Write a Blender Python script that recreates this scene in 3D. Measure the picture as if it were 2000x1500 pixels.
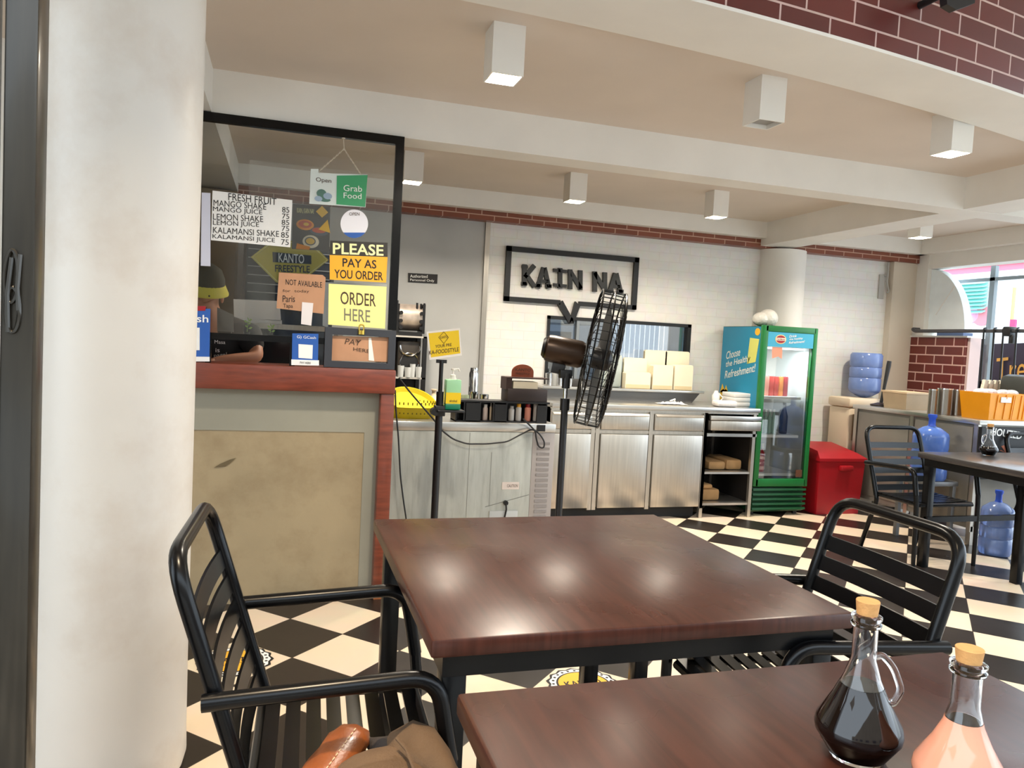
import bpy, bmesh, math, random
from mathutils import Vector, Matrix
random.seed(7)
SC = bpy.context.scene
COL = SC.collection
for o in list(bpy.data.objects): bpy.data.objects.remove(o)

# ------------------------------------------------------------------ camera
FPX, EYE = 1480.0, 1.32
YAW, PITCH, ROLL = math.radians(16.9), math.radians(-3.07), math.radians(2.97)
_f = Vector((math.sin(YAW), math.cos(YAW), 0)); _r = Vector((math.cos(YAW), -math.sin(YAW), 0)); _u = Vector((0, 0, 1))
FWD = _f*math.cos(PITCH) + _u*math.sin(PITCH); _u2 = _u*math.cos(PITCH) - _f*math.sin(PITCH)
RGT = _r*math.cos(ROLL) + _u2*math.sin(ROLL); UPV = _u2*math.cos(ROLL) - _r*math.sin(ROLL)
EYEP = Vector((0, 0, EYE))
cd = bpy.data.cameras.new('camera'); cam = bpy.data.objects.new('camera', cd); COL.objects.link(cam)
cd.sensor_width = 36; cd.lens = FPX/2000*36; cd.clip_start = 0.02; cd.clip_end = 200
m = Matrix.Identity(4)
for i in range(3): m[i][0] = RGT[i]; m[i][1] = UPV[i]; m[i][2] = -FWD[i]; m[i][3] = EYEP[i]
cam.matrix_world = m
SC.camera = cam
def ray(x, y): return FWD + RGT*((x-1000)/FPX) - UPV*((y-750)/FPX)
def PZ(x, y, z): d = ray(x, y); return EYEP + d*((z-EYE)/d.z)     # measured points: a pixel carried onto a real plane
def PY(x, y, Y): d = ray(x, y); return EYEP + d*(Y/d.y)
def PX(x, y, X): d = ray(x, y); return EYEP + d*(X/d.x)

# ------------------------------------------------------------------ world, exposure
W = bpy.data.worlds.new('World'); SC.world = W; W.use_nodes = True
bg = W.node_tree.nodes['Background']; bg.inputs[0].default_value = (0.77, 0.89, 1.0, 1); bg.inputs[1].default_value = 4.0
SC.view_settings.view_transform = 'Standard'; SC.view_settings.look = 'None'; SC.view_settings.gamma = 1
SC.view_settings.use_curve_mapping = False
SC.view_settings.exposure = 0.25
LAMP_W = 22.0
SC.cycles.max_bounces = 10; SC.cycles.diffuse_bounces = 5; SC.cycles.glossy_bounces = 4
SC.cycles.transmission_bounces = 8; SC.cycles.transparent_max_bounces = 12
SC.cycles.use_denoising = True; SC.cycles.sample_clamp_indirect = 6; SC.cycles.caustics_refractive = False; SC.cycles.caustics_reflective = False

# ------------------------------------------------------------------ materials
def lin(c):
    return tuple((x/255/12.92) if x/255 <= 0.04045 else ((x/255+0.055)/1.055)**2.4 for x in c)
MATS = {}
def mat(name, rgb, rough=0.5, metal=0.0, var=0.0, vscale=8.0, bump=0.0, bscale=40.0, coat=0.0, emit=0.0, stretch=None, spec=0.5, dirt=None):
    """Principled material; var mixes towards a darker tone with noise, dirt=(rgb, scale, amount) adds blotches."""
    if name in MATS: return MATS[name]
    M = bpy.data.materials.new(name); M.use_nodes = True; nt = M.node_tree; N = nt.nodes; L = nt.links
    b = N['Principled BSDF']; c = lin(rgb)
    b.inputs['Base Color'].default_value = (*c, 1); b.inputs['Roughness'].default_value = rough; b.inputs['Metallic'].default_value = metal
    b.inputs['Specular IOR Level'].default_value = spec
    if coat: b.inputs['Coat Weight'].default_value = coat; b.inputs['Coat Roughness'].default_value = 0.12
    if emit: b.inputs['Emission Color'].default_value = (*c, 1); b.inputs['Emission Strength'].default_value = emit
    tc = N.new('ShaderNodeTexCoord'); mp = N.new('ShaderNodeMapping'); L.new(tc.outputs['Object'], mp.inputs['Vector'])
    if stretch: mp.inputs['Scale'].default_value = stretch
    src = None
    if var:
        n = N.new('ShaderNodeTexNoise'); n.inputs['Scale'].default_value = vscale; n.inputs['Detail'].default_value = 6; L.new(mp.outputs[0], n.inputs['Vector'])
        r = N.new('ShaderNodeValToRGB'); r.color_ramp.elements[0].position = 0.3; r.color_ramp.elements[1].position = 0.7
        r.color_ramp.elements[0].color = (*[x*(1-var) for x in c], 1); r.color_ramp.elements[1].color = (*[min(1, x*(1+var*0.35)) for x in c], 1)
        L.new(n.outputs['Fac'], r.inputs['Fac']); src = r.outputs['Color']
    if dirt:
        dc, ds, da = dirt
        n2 = N.new('ShaderNodeTexNoise'); n2.inputs['Scale'].default_value = ds; n2.inputs['Detail'].default_value = 8; n2.inputs['Roughness'].default_value = 0.65; L.new(mp.outputs[0], n2.inputs['Vector'])
        r2 = N.new('ShaderNodeValToRGB'); r2.color_ramp.elements[0].position = 0.48; r2.color_ramp.elements[1].position = 0.72
        r2.color_ramp.elements[0].color = (0, 0, 0, 1); r2.color_ramp.elements[1].color = (da, da, da, 1)
        L.new(n2.outputs['Fac'], r2.inputs['Fac'])
        mx = N.new('ShaderNodeMixRGB'); mx.inputs['Color2'].default_value = (*lin(dc), 1)
        if src: L.new(src, mx.inputs['Color1'])
        else: mx.inputs['Color1'].default_value = (*c, 1)
        L.new(r2.outputs['Color'], mx.inputs['Fac']); src = mx.outputs['Color']
    if src: L.new(src, b.inputs['Base Color'])
    if bump:
        n3 = N.new('ShaderNodeTexNoise'); n3.inputs['Scale'].default_value = bscale; n3.inputs['Detail'].default_value = 5; L.new(mp.outputs[0], n3.inputs['Vector'])
        bp = N.new('ShaderNodeBump'); bp.inputs['Strength'].default_value = bump; bp.inputs['Distance'].default_value = 0.01
        L.new(n3.outputs['Fac'], bp.inputs['Height']); L.new(bp.outputs[0], b.inputs['Normal'])
    MATS[name] = M
    return M
def brick_mat(name, axes, c1, c2, cm, bw, bh, mortar, rough=0.4, bump=0.4, off=(0, 0), var=0.15):
    M = bpy.data.materials.new(name); M.use_nodes = True; nt = M.node_tree; N = nt.nodes; L = nt.links; b = N['Principled BSDF']
    tc = N.new('ShaderNodeTexCoord'); sp = N.new('ShaderNodeSeparateXYZ'); L.new(tc.outputs['Object'], sp.inputs[0])
    cb = N.new('ShaderNodeCombineXYZ'); L.new(sp.outputs[axes[0]], cb.inputs[0]); L.new(sp.outputs[axes[1]], cb.inputs[1])
    mp = N.new('ShaderNodeMapping'); mp.inputs['Location'].default_value = (off[0], off[1], 0); L.new(cb.outputs[0], mp.inputs[0])
    t = N.new('ShaderNodeTexBrick'); L.new(mp.outputs[0], t.inputs['Vector'])
    t.inputs['Color1'].default_value = (*lin(c1), 1); t.inputs['Color2'].default_value = (*lin(c2), 1); t.inputs['Mortar'].default_value = (*lin(cm), 1)
    t.inputs['Scale'].default_value = 1; t.inputs['Mortar Size'].default_value = mortar; t.inputs['Mortar Smooth'].default_value = 0.1
    t.inputs['Brick Width'].default_value = bw; t.inputs['Row Height'].default_value = bh
    n = N.new('ShaderNodeTexNoise'); n.inputs['Scale'].default_value = 12; L.new(tc.outputs['Object'], n.inputs['Vector'])
    mx = N.new('ShaderNodeMixRGB'); mx.blend_type = 'MULTIPLY'; mx.inputs['Fac'].default_value = var; L.new(t.outputs['Color'], mx.inputs[1]); L.new(n.outputs['Color'], mx.inputs[2])
    L.new(mx.outputs[0], b.inputs['Base Color']); b.inputs['Roughness'].default_value = rough
    bp = N.new('ShaderNodeBump'); bp.invert = True; bp.inputs['Strength'].default_value = bump; bp.inputs['Distance'].default_value = 0.006
    L.new(t.outputs['Fac'], bp.inputs['Height']); L.new(bp.outputs[0], b.inputs['Normal'])
    return M
def floor_mat():
    M = bpy.data.materials.new('checker_tiles'); M.use_nodes = True; nt = M.node_tree; N = nt.nodes; L = nt.links; b = N['Principled BSDF']
    tc = N.new('ShaderNodeTexCoord'); mp = N.new('ShaderNodeMapping'); mp.vector_type = 'POINT'
    # u=(x+y)/sqrt2, v=(y-x)/sqrt2 : rotate by -45 deg, then scale to tile units and shift to the measured lattice
    du, dv = 0.306, 0.311
    mp.inputs['Rotation'].default_value = (0, 0, math.radians(-45)); mp.inputs['Scale'].default_value = (1, 1, 1)
    L.new(tc.outputs['Object'], mp.inputs['Vector'])
    mp2 = N.new('ShaderNodeMapping'); mp2.inputs['Scale'].default_value = (1/du, 1/dv, 0); mp2.inputs['Location'].default_value = (-2.57/du, -2.155/dv, 0.5)
    L.new(mp.outputs[0], mp2.inputs['Vector'])
    ch = N.new('ShaderNodeTexChecker'); ch.inputs['Scale'].default_value = 1; L.new(mp2.outputs[0], ch.inputs['Vector'])
    ch.inputs['Color2'].default_value = (*lin((240, 220, 194)), 1); ch.inputs['Color1'].default_value = (*lin((42, 35, 31)), 1)
    br = N.new('ShaderNodeTexBrick'); br.offset = 0; br.squash = 1; L.new(mp2.outputs[0], br.inputs['Vector'])
    br.inputs['Scale'].default_value = 1; br.inputs['Brick Width'].default_value = 1; br.inputs['Row Height'].default_value = 1; br.inputs['Mortar Size'].default_value = 0.008
    mx = N.new('ShaderNodeMixRGB'); L.new(br.outputs['Fac'], mx.inputs['Fac']); L.new(ch.outputs['Color'], mx.inputs[1]); mx.inputs[2].default_value = (*lin((60, 52, 46)), 1)
    n = N.new('ShaderNodeTexNoise'); n.inputs['Scale'].default_value = 3.5; n.inputs['Detail'].default_value = 8; L.new(tc.outputs['Object'], n.inputs['Vector'])
    mm = N.new('ShaderNodeMixRGB'); mm.blend_type = 'MULTIPLY'; mm.inputs['Fac'].default_value = 0.22; L.new(mx.outputs[0], mm.inputs[1]); L.new(n.outputs['Color'], mm.inputs[2])
    L.new(mm.outputs[0], b.inputs['Base Color'])
    rr = N.new('ShaderNodeMapRange'); rr.inputs['To Min'].default_value = 0.22; rr.inputs['To Max'].default_value = 0.42; L.new(n.outputs['Fac'], rr.inputs['Value']); L.new(rr.outputs[0], b.inputs['Roughness'])
    return M
def pane_mat(name, tint=(1, 1, 1), refl=0.10, rough=0.01):
    M = bpy.data.materials.new(name); M.use_nodes = True; nt = M.node_tree; N = nt.nodes; L = nt.links
    N.remove(N['Principled BSDF']); out = N['Material Output']
    t = N.new('ShaderNodeBsdfTransparent'); t.inputs[0].default_value = (*tint, 1); g = N.new('ShaderNodeBsdfGlossy'); g.inputs['Roughness'].default_value = rough
    lw = N.new('ShaderNodeFresnel'); lw.inputs['IOR'].default_value = 1.5; ad = N.new('ShaderNodeMath'); ad.operation = 'ADD'; ad.inputs[1].default_value = refl-0.04; L.new(lw.outputs[0], ad.inputs[0])
    mx = N.new('ShaderNodeMixShader'); L.new(ad.outputs[0], mx.inputs[0]); L.new(t.outputs[0], mx.inputs[1]); L.new(g.outputs[0], mx.inputs[2]); L.new(mx.outputs[0], out.inputs[0])
    return M
def clear_mat(name, rgb=(1, 1, 1), rough=0.0, ior=1.45, trans=1.0):
    M = bpy.data.materials.new(name); M.use_nodes = True; b = M.node_tree.nodes['Principled BSDF']
    b.inputs['Base Color'].default_value = (*rgb, 1); b.inputs['Transmission Weight'].default_value = trans; b.inputs['Roughness'].default_value = rough; b.inputs['IOR'].default_value = ior
    return M
def plank_mat(name, rgb, period=0.245, lo=0.20, hi=0.38):
    M = mat(name, rgb, 0.30, var=0.35, vscale=5, stretch=(14, 1.2, 1), spec=0.30)
    nt = M.node_tree; N = nt.nodes; L = nt.links; b = N['Principled BSDF']
    tc = N.new('ShaderNodeTexCoord'); sp = N.new('ShaderNodeSeparateXYZ'); L.new(tc.outputs['Object'], sp.inputs[0])
    a = N.new('ShaderNodeMath'); a.operation = 'PINGPONG'; a.inputs[1].default_value = period/2; L.new(sp.outputs[0], a.inputs[0])
    c = N.new('ShaderNodeMath'); c.operation = 'LESS_THAN'; c.inputs[1].default_value = 0.0010; L.new(a.outputs[0], c.inputs[0])
    k = N.new('ShaderNodeMath'); k.operation = 'MULTIPLY'; k.inputs[1].default_value = 0.5; L.new(c.outputs[0], k.inputs[0])
    src = b.inputs['Base Color'].links[0].from_socket
    mx = N.new('ShaderNodeMixRGB'); mx.inputs[2].default_value = (*lin((40, 22, 16)), 1); L.new(k.outputs[0], mx.inputs[0]); L.new(src, mx.inputs[1]); L.new(mx.outputs[0], b.inputs['Base Color'])
    n = N.new('ShaderNodeTexNoise'); n.inputs['Scale'].default_value = 5; n.inputs['Detail'].default_value = 2; L.new(tc.outputs['Object'], n.inputs['Vector'])
    rr = N.new('ShaderNodeMapRange'); rr.inputs['To Min'].default_value = lo; rr.inputs['To Max'].default_value = hi; L.new(n.outputs['Fac'], rr.inputs['Value']); L.new(rr.outputs[0], b.inputs['Roughness'])
    return M
PLASTER = mat('white_plaster', (232, 229, 222), 0.6, var=0.06, vscale=3, bump=0.05, bscale=25)
CEIL = mat('ceiling_paint', (216, 204, 192), 0.7, var=0.05, vscale=2)
COLP = mat('column_paint', (216, 210, 201), 0.42, var=0.05, vscale=3, bump=0.12, bscale=14, dirt=((170, 140, 108), 2.2, 0.35))
WHITEBRICK = brick_mat('white_painted_brick', (0, 2), (238, 237, 233), (235, 234, 229), (230, 228, 222), 0.20, 0.075, 0.003, 0.45, 0.35)
REDBRICK_X = brick_mat('red_tile_brick_fascia', (0, 2), (104, 38, 30), (92, 34, 28), (206, 178, 170), 0.222, 0.082, 0.004, 0.35, 0.3, off=(0.10, 0.03))
REDBRICK_B = brick_mat('red_tile_brick_band', (0, 2), (134, 74, 52), (122, 66, 48), (196, 160, 140), 0.21, 0.06, 0.004, 0.4, 0.3, off=(0, 0.015))
REDBRICK_Y = brick_mat('red_tile_brick_pier', (1, 2), (112, 46, 38), (100, 40, 34), (214, 176, 164), 0.205, 0.085, 0.006, 0.4, 0.3, off=(0, 0.03))
GREYWALL = mat('grey_wall_panel', (184, 185, 183), 0.45, var=0.12, vscale=2)
TANWALL = mat('tan_wall_paint', (150, 132, 108), 0.7, var=0.1, vscale=3)
FLOOR = floor_mat()
WOOD = plank_mat('dark_stained_wood', (70, 38, 29))
MAHOG = mat('mahogany_trim', (122, 58, 38), 0.35, var=0.4, vscale=4, stretch=(2, 2, 12), bump=0.05, coat=0.2)
MAHOGH = mat('mahogany_rail', (124, 56, 36), 0.35, var=0.4, vscale=4, stretch=(2, 12, 14), bump=0.05, coat=0.2)
CONC = mat('concrete_panel', (160, 142, 110), 0.6, var=0.18, vscale=2.5, bump=0.1, bscale=20, dirt=((118, 96, 66), 4, 0.55))
CONCG = mat('concrete_panel_unlit', (146, 142, 126), 0.6, var=0.12, vscale=3)
STEEL = mat('brushed_steel', (196, 190, 180), 0.33, metal=0.9, var=0.12, vscale=6, stretch=(12, 12, 0.6), bump=0.04, bscale=6)
STEELW = mat('worn_steel_top', (205, 203, 198), 0.28, metal=0.9, var=0.1, vscale=8)
CHROME = mat('chrome', (225, 225, 225), 0.12, metal=1.0)
BLACK = mat('black_painted_metal', (9, 9, 10), 0.26, var=0.3, vscale=20, spec=0.26)
BLACKM = mat('matte_black', (22, 22, 24), 0.6)
BLACKP = mat('black_plastic', (20, 20, 22), 0.4)
DARKSTEEL = mat('dark_gate_steel', (50, 46, 39), 0.32, metal=0.35, var=0.35, vscale=6, stretch=(8, 8, 0.7), coat=0.2)
WHITEP = mat('white_plastic', (235, 233, 228), 0.4)
PAPER = mat('white_paper', (238, 236, 232), 0.7)
CREAMP = mat('cream_plastic', (224, 205, 178), 0.4)
CARTON = mat('cream_carton', (240, 230, 204), 0.7, var=0.05)
KRAFT = mat('kraft_paper', (186, 146, 98), 0.8, var=0.2, vscale=10)
CARDB = mat('cardboard', (190, 142, 108), 0.8, var=0.12, vscale=12)
YELLOW = mat('yellow_plastic', (236, 204, 30), 0.4)
YELLOWS = mat('yellow_sign', (240, 205, 20), 0.5)
ORANGES = mat('amber_sign', (246, 174, 36), 0.5)
PALEY = mat('pale_yellow_sign', (243, 236, 148), 0.5)
OLIVEY = mat('olive_yellow_sign', (196, 178, 36), 0.5)
INK = mat('black_ink', (22, 20, 20), 0.6)
INKW = mat('white_ink', (240, 240, 236), 0.6)
INKY = mat('cream_yellow_ink', (250, 245, 180), 0.6)
INKB = mat('brown_ink', (74, 54, 40), 0.7)
GREEN = mat('green_door_frame', (20, 112, 52), 0.35, var=0.1)
GREEND = mat('dark_green_base', (18, 74, 40), 0.4)
BLUEP = mat('blue_fridge_panel', (26, 132, 170), 0.4)
BLUED = mat('blue_card', (36, 88, 168), 0.45)
TEAL = mat('teal_headboard', (60, 165, 200), 0.4)
RED = mat('red_plastic', (158, 18, 30), 0.4, var=0.08)
REDCAN = mat('red_can', (206, 58, 50), 0.35)
ORANGECAN = mat('orange_can', (236, 140, 60), 0.35)
MAROONC = mat('maroon_can', (170, 36, 52), 0.35)
ORANGEP = mat('orange_crate_plastic', (246, 160, 14), 0.4, var=0.06)
GREYMETAL = mat('pale_grey_freezer_panel', (186, 190, 184), 0.4, var=0.14, vscale=3, stretch=(6, 6, 0.8), dirt=((140, 142, 134), 5, 0.5))
GREYVENT = mat('grey_vent_plastic', (172, 166, 164), 0.5)
BROWNLEA = mat('brown_leather', (146, 78, 34), 0.35, var=0.3, vscale=14, bump=0.15, bscale=60, coat=0.2)
CANVAS = mat('olive_brown_canvas', (104, 80, 56), 0.9, var=0.15, vscale=20, bump=0.3, bscale=220)
CHARC = mat('charcoal_cloth', (54, 46, 42), 0.9, bump=0.3, bscale=180)
CORK = mat('cork', (214, 158, 96), 0.8, var=0.12, vscale=40, bump=0.2, bscale=120)
SOY = mat('dark_soy_liquid', (18, 10, 8), 0.04)
PINKL = mat('pink_vinegar', (228, 158, 130), 0.06)
GLASS = clear_mat('bottle_glass', (1, 1, 1))
PANE = pane_mat('window_pane', (0.95, 0.96, 0.95), 0.05)
PANEF = pane_mat('fridge_pane', (0.97, 0.98, 0.98), 0.05)
PANEDK = pane_mat('dark_window_pane', (0.7, 0.75, 0.8), 0.28)
JUGB = clear_mat('blue_jug_plastic', (0.42, 0.58, 0.95), 0.12, 1.1, 0.85)
JUGS = mat('solid_blue_plastic', (40, 84, 200), 0.35)
LITW = mat('lamp_diffuser', (255, 232, 190), 0.5, emit=9.0)
OFFW = mat('unlit_diffuser', (150, 150, 148), 0.4)
LITF = mat('fridge_light', (240, 248, 255), 0.5, emit=2.5)
FRIDGEIN = mat('fridge_liner', (225, 228, 226), 0.5)
SKIN = mat('skin', (184, 128, 98), 0.5)
BLACKC = mat('black_shirt_cloth', (24, 23, 24), 0.85)
LEAF = mat('pale_leaf_green', (150, 182, 80), 0.6)
LEAFD = mat('tree_leaf_green', (112, 148, 116), 0.7, var=0.4, vscale=6)
PURPLE = mat('dark_purple_banner', (46, 28, 44), 0.6)
GOLD = mat('gold_lettering', (222, 160, 60), 0.5)
PINKAWN = mat('pink_red_fascia', (226, 120, 140), 0.6)
TEALLOUV = mat('teal_louver', (150, 222, 214), 0.5)
DUCTM = mat('pale_grey_duct', (236, 244, 246), 0.5, metal=0.0, var=0.06)
GREYCONC = mat('outdoor_concrete', (214, 212, 208), 0.8, var=0.1)
SANIG = mat('green_gel', (160, 216, 170), 0.2)
SANID = mat('dark_green_gel', (20, 126, 92), 0.3)
BROWNMET = mat('bronze_motor', (58, 42, 30), 0.32, metal=0.5)

# ------------------------------------------------------------------ mesh helpers
class MB:
    def __init__(s): s.v = []; s.f = []; s.mi = []
    def add(s, vs, fs, mi=0):
        k = len(s.v); s.v += [Vector(v) for v in vs]; s.f += [tuple(i+k for i in f) for f in fs]; s.mi += [mi]*len(fs); return s
    def box(s, x0, x1, y0, y1, z0, z1, b=0.0, mi=0, M=None):
        bm = bmesh.new(); bmesh.ops.create_cube(bm, size=1)
        for v in bm.verts: v.co = Vector(((x0+x1)/2+v.co.x*(x1-x0), (y0+y1)/2+v.co.y*(y1-y0), (z0+z1)/2+v.co.z*(z1-z0)))
        if b: bmesh.ops.bevel(bm, geom=list(bm.edges), offset=b, segments=2, affect='EDGES', profile=0.5)
        bm.verts.index_update()
        s.add([(M @ v.co) if M else v.co.copy() for v in bm.verts], [[v.index for v in f.verts] for f in bm.faces], mi); bm.free(); return s
    def tube(s, pts, r, n=10, closed=False, mi=0):
        P = [Vector(p) for p in pts]; k = len(P); rs = r if isinstance(r, (list, tuple)) else [r]*k
        T = []
        for i in range(k):
            a = P[(i-1) % k] if (closed or i) else P[0]; b = P[(i+1) % k] if (closed or i < k-1) else P[-1]
            T.append((b-a).normalized() if (b-a).length > 1e-9 else Vector((0, 0, 1)))
        N0 = T[0].orthogonal().normalized(); vs = []; fs = []
        for i in range(k):
            N0 = (N0 - T[i]*N0.dot(T[i])); N0 = N0.normalized() if N0.length > 1e-6 else T[i].orthogonal().normalized()
            B = T[i].cross(N0)
            for j in range(n):
                a = 2*math.pi*j/n; vs.append(P[i] + (N0*math.cos(a)+B*math.sin(a))*rs[i])
        for i in range(k if closed else k-1):
            for j in range(n):
                a = i*n; b = ((i+1) % k)*n; fs.append((a+j, a+(j+1) % n, b+(j+1) % n, b+j))
        if not closed: fs.append(tuple(range(n-1, -1, -1))); fs.append(tuple((k-1)*n+j for j in range(n)))
        return s.add(vs, fs, mi)
    def cyl(s, p0, p1, r, r2=None, n=20, mi=0): return s.tube([p0, p1], [r, r if r2 is None else r2], n, mi=mi)
    def lathe(s, prof, c=(0, 0, 0), n=28, mi=0, cap=True):
        c = Vector(c); vs = []; fs = []
        for r, z in prof:
            for j in range(n): a = 2*math.pi*j/n; vs.append(c+Vector((r*math.cos(a), r*math.sin(a), z)))
        for i in range(len(prof)-1):
            for j in range(n): fs.append((i*n+j, i*n+(j+1) % n, (i+1)*n+(j+1) % n, (i+1)*n+j))
        if cap:
            fs.append(tuple(range(n-1, -1, -1))); k = (len(prof)-1)*n; fs.append(tuple(k+j for j in range(n)))
        return s.add(vs, fs, mi)
    def prism(s, pts, vec, mi=0):
        P = [Vector(p) for p in pts]; v = Vector(vec); n = len(P)
        return s.add(P+[p+v for p in P], [tuple(range(n)), tuple(range(2*n-1, n-1, -1))]+[(i, n+i, n+(i+1) % n, (i+1) % n) for i in range(n)], mi)
    def sphere(s, c, r, n=14, m=9, mi=0, sc=(1, 1, 1)):
        vs = []; fs = []; c = Vector(c)
        for i in range(1, m):
            t = math.pi*i/m
            for j in range(n): a = 2*math.pi*j/n; vs.append(c+Vector((r*sc[0]*math.sin(t)*math.cos(a), r*sc[1]*math.sin(t)*math.sin(a), r*sc[2]*math.cos(t))))
        for i in range(m-2):
            for j in range(n): fs.append((i*n+j, (i+1)*n+j, (i+1)*n+(j+1) % n, i*n+(j+1) % n))
        vs += [c+Vector((0, 0, r*sc[2])), c-Vector((0, 0, r*sc[2]))]; a = (m-1)*n
        for j in range(n): fs.append((a, j, (j+1) % n)); fs.append((a+1, (m-2)*n+(j+1) % n, (m-2)*n+j))
        return s.add(vs, fs, mi)
    def xf(s, M): s.v = [M @ v for v in s.v]; return s
    def mesh(s, name, mats, org, angle=35):
        me = bpy.data.meshes.new(name); me.from_pydata([v-org for v in s.v], [], s.f)
        for M in (mats if isinstance(mats, (list, tuple)) else [mats]): me.materials.append(M)
        for p, k in zip(me.polygons, s.mi): p.material_index = k; p.use_smooth = True
        bm = bmesh.new(); bm.from_mesh(me); bmesh.ops.recalc_face_normals(bm, faces=bm.faces); bm.to_mesh(me); bm.free()
        me.set_sharp_from_angle(angle=math.radians(angle)); return me
    def build(s, name, mats, parent=None, loc=None, angle=35):
        """world coordinates in, ONE mesh object out (child of parent, or top-level with its origin at loc)"""
        if parent is not None: org = absloc(parent)
        else: org = Vector(loc) if loc is not None else Vector((0, 0, 0))
        o = bpy.data.objects.new(name, s.mesh(name, mats, org, angle)); COL.objects.link(o)
        if parent is not None: o.parent = parent
        else: o.location = org
        return o
def absloc(o):
    l = o.location.copy()
    while o.parent: o = o.parent; l += o.location
    return l
def fillet(pts, r, n=5, closed=False):
    P = [Vector(p) for p in pts]; out = []; k = len(P)
    for i in range(k):
        if not closed and i in (0, k-1): out.append(P[i]); continue
        a = P[(i-1) % k]-P[i]; b = P[(i+1) % k]-P[i]; d = min(r, a.length*0.49, b.length*0.49)
        A = P[i]+a.normalized()*d; B = P[i]+b.normalized()*d
        for j in range(n+1): t = j/n; out.append(A*(1-t)**2+P[i]*2*t*(1-t)+B*t*t)
    return out
def thing(name, label, cat, loc=(0, 0, 0), rotz=0, group=None):
    o = bpy.data.objects.new(name, None); COL.objects.link(o); o.location = loc; o.rotation_euler = (0, 0, rotz); o.empty_display_size = 0.1
    return tag(o, label, cat, group)
def tag(o, label=None, cat=None, group=None, kind=None):
    if label: o['label'] = label
    if cat: o['category'] = cat
    if group: o['group'] = group
    if kind: o['kind'] = kind
    return o
def struct(name, mb, M, loc=None, angle=35):
    return tag(mb.build(name, M, None, loc, angle), kind='structure')
def single(name, mb, M, label, cat, loc=None, group=None, angle=35):
    if loc is None:
        xs = [v.x for v in mb.v]; ys = [v.y for v in mb.v]; loc = ((min(xs)+max(xs))/2, (min(ys)+max(ys))/2, min(v.z for v in mb.v))
    return tag(mb.build(name, M, None, loc, angle), label, cat, group)
def dup(root, loc, rotz=None, label=None):
    r = root.copy(); COL.objects.link(r); r.location = loc
    if rotz is not None: r.rotation_euler = (0, 0, rotz)
    if label: r['label'] = label
    for ch in list(root.children):
        c = ch.copy(); COL.objects.link(c); c.parent = r
        for g in list(ch.children): d = g.copy(); COL.objects.link(d); d.parent = c
    return r
_dg = None
def text_verts(body, bold=0.0):
    cu = bpy.data.curves.new('t', 'FONT'); cu.body = body; cu.size = 1; cu.offset = bold; cu.resolution_u = 3; cu.fill_mode = 'BOTH'; cu.extrude = 0.0; cu.align_x = 'CENTER'; cu.space_line = 0.9
    o = bpy.data.objects.new('t', cu); COL.objects.link(o)
    dg = bpy.context.evaluated_depsgraph_get(); dg.update()
    me = bpy.data.meshes.new_from_object(o.evaluated_get(dg))
    vs = [v.co.copy() for v in me.vertices]; fs = [tuple(p.vertices) for p in me.polygons]
    bpy.data.objects.remove(o); bpy.data.curves.remove(cu); bpy.data.meshes.remove(me)
    xs = [v.x for v in vs]; ys = [v.y for v in vs]; x0, x1, y0, y1 = min(xs), max(xs), min(ys), max(ys)
    return [((v.x-x0)/(x1-x0), (v.y-y0)/(y1-y0)) for v in vs], fs
def text_on(mb, body, ll, lr, ul, out, bold=0.0, mi=0):
    """flat lettering laid on the parallelogram ll-lr-ul, lifted by the vector out"""
    vs, fs = text_verts(body, bold); ll, lr, ul, out = Vector(ll), Vector(lr), Vector(ul), Vector(out)
    return mb.add([ll+(lr-ll)*a+(ul-ll)*b+out for a, b in vs], fs, mi)
def quad(pxs, fn, *a): return [fn(x, y, *a) for x, y in pxs]
def ellipse(c, ax, ay, n=28): c, ax, ay = Vector(c), Vector(ax), Vector(ay); return [c+ax*math.cos(2*math.pi*i/n)+ay*math.sin(2*math.pi*i/n) for i in range(n)]
def stroke(mb, pts, w, ex=Vector((1, 0, 0)), ez=Vector((0, 0, 1)), o=Vector((0, 0, 0)), d=Vector((0, -0.001, 0)), mi=0):
    """thick pen strokes in a plane: pts are (a,b) in the ex/ez frame"""
    for (a0, b0), (a1, b1) in zip(pts[:-1], pts[1:]):
        t = Vector((a1-a0, b1-b0)); t.normalize(); nn = Vector((-t.y, t.x))*w/2; t *= w*0.3
        q = [(a0-t.x+nn.x, b0-t.y+nn.y), (a1+t.x+nn.x, b1+t.y+nn.y), (a1+t.x-nn.x, b1+t.y-nn.y), (a0-t.x-nn.x, b0-t.y-nn.y)]
        mb.prism([o+ex*a+ez*b for a, b in q], d, mi)
# ------------------------------------------------------------------ the setting
struct('floor', MB().box(-4, 6.2, -2.2, 8.6, -0.06, 0), FLOOR)
struct('ground_outside', MB().box(-12, 26, -14, 20, -0.16, -0.065), GREYCONC)
# curved bulkhead clad in red tile; its soffit is the lower edge of the dining ceiling
def arc_y(x): return 2.235+0.085*(x-1.25)+0.034*(x-1.25)**2
def arc_band(y_off0, y_off1, z0, z1, x0=-1.6, x1=6.0, n=48):
    mb = MB(); vs = []; fs = []
    for i in range(n+1):
        x = x0+(x1-x0)*i/n; y = arc_y(x)
        vs += [(x, y+y_off0, z0), (x, y+y_off1, z0), (x, y+y_off1, z1), (x, y+y_off0, z1)]
    for i in range(n):
        a = i*4; b = a+4
        for j in range(4): fs.append((a+j, a+(j+1) % 4, b+(j+1) % 4, b+j))
    fs += [(0, 1, 2, 3), (n*4+3, n*4+2, n*4+1, n*4)]
    return mb.add(vs, fs)
struct('wall_front', arc_band(0, 0.03, 2.452, 3.3), REDBRICK_X)
struct('trim_1', arc_band(-0.006, 0.032, 2.440, 2.452), PLASTER)
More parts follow.
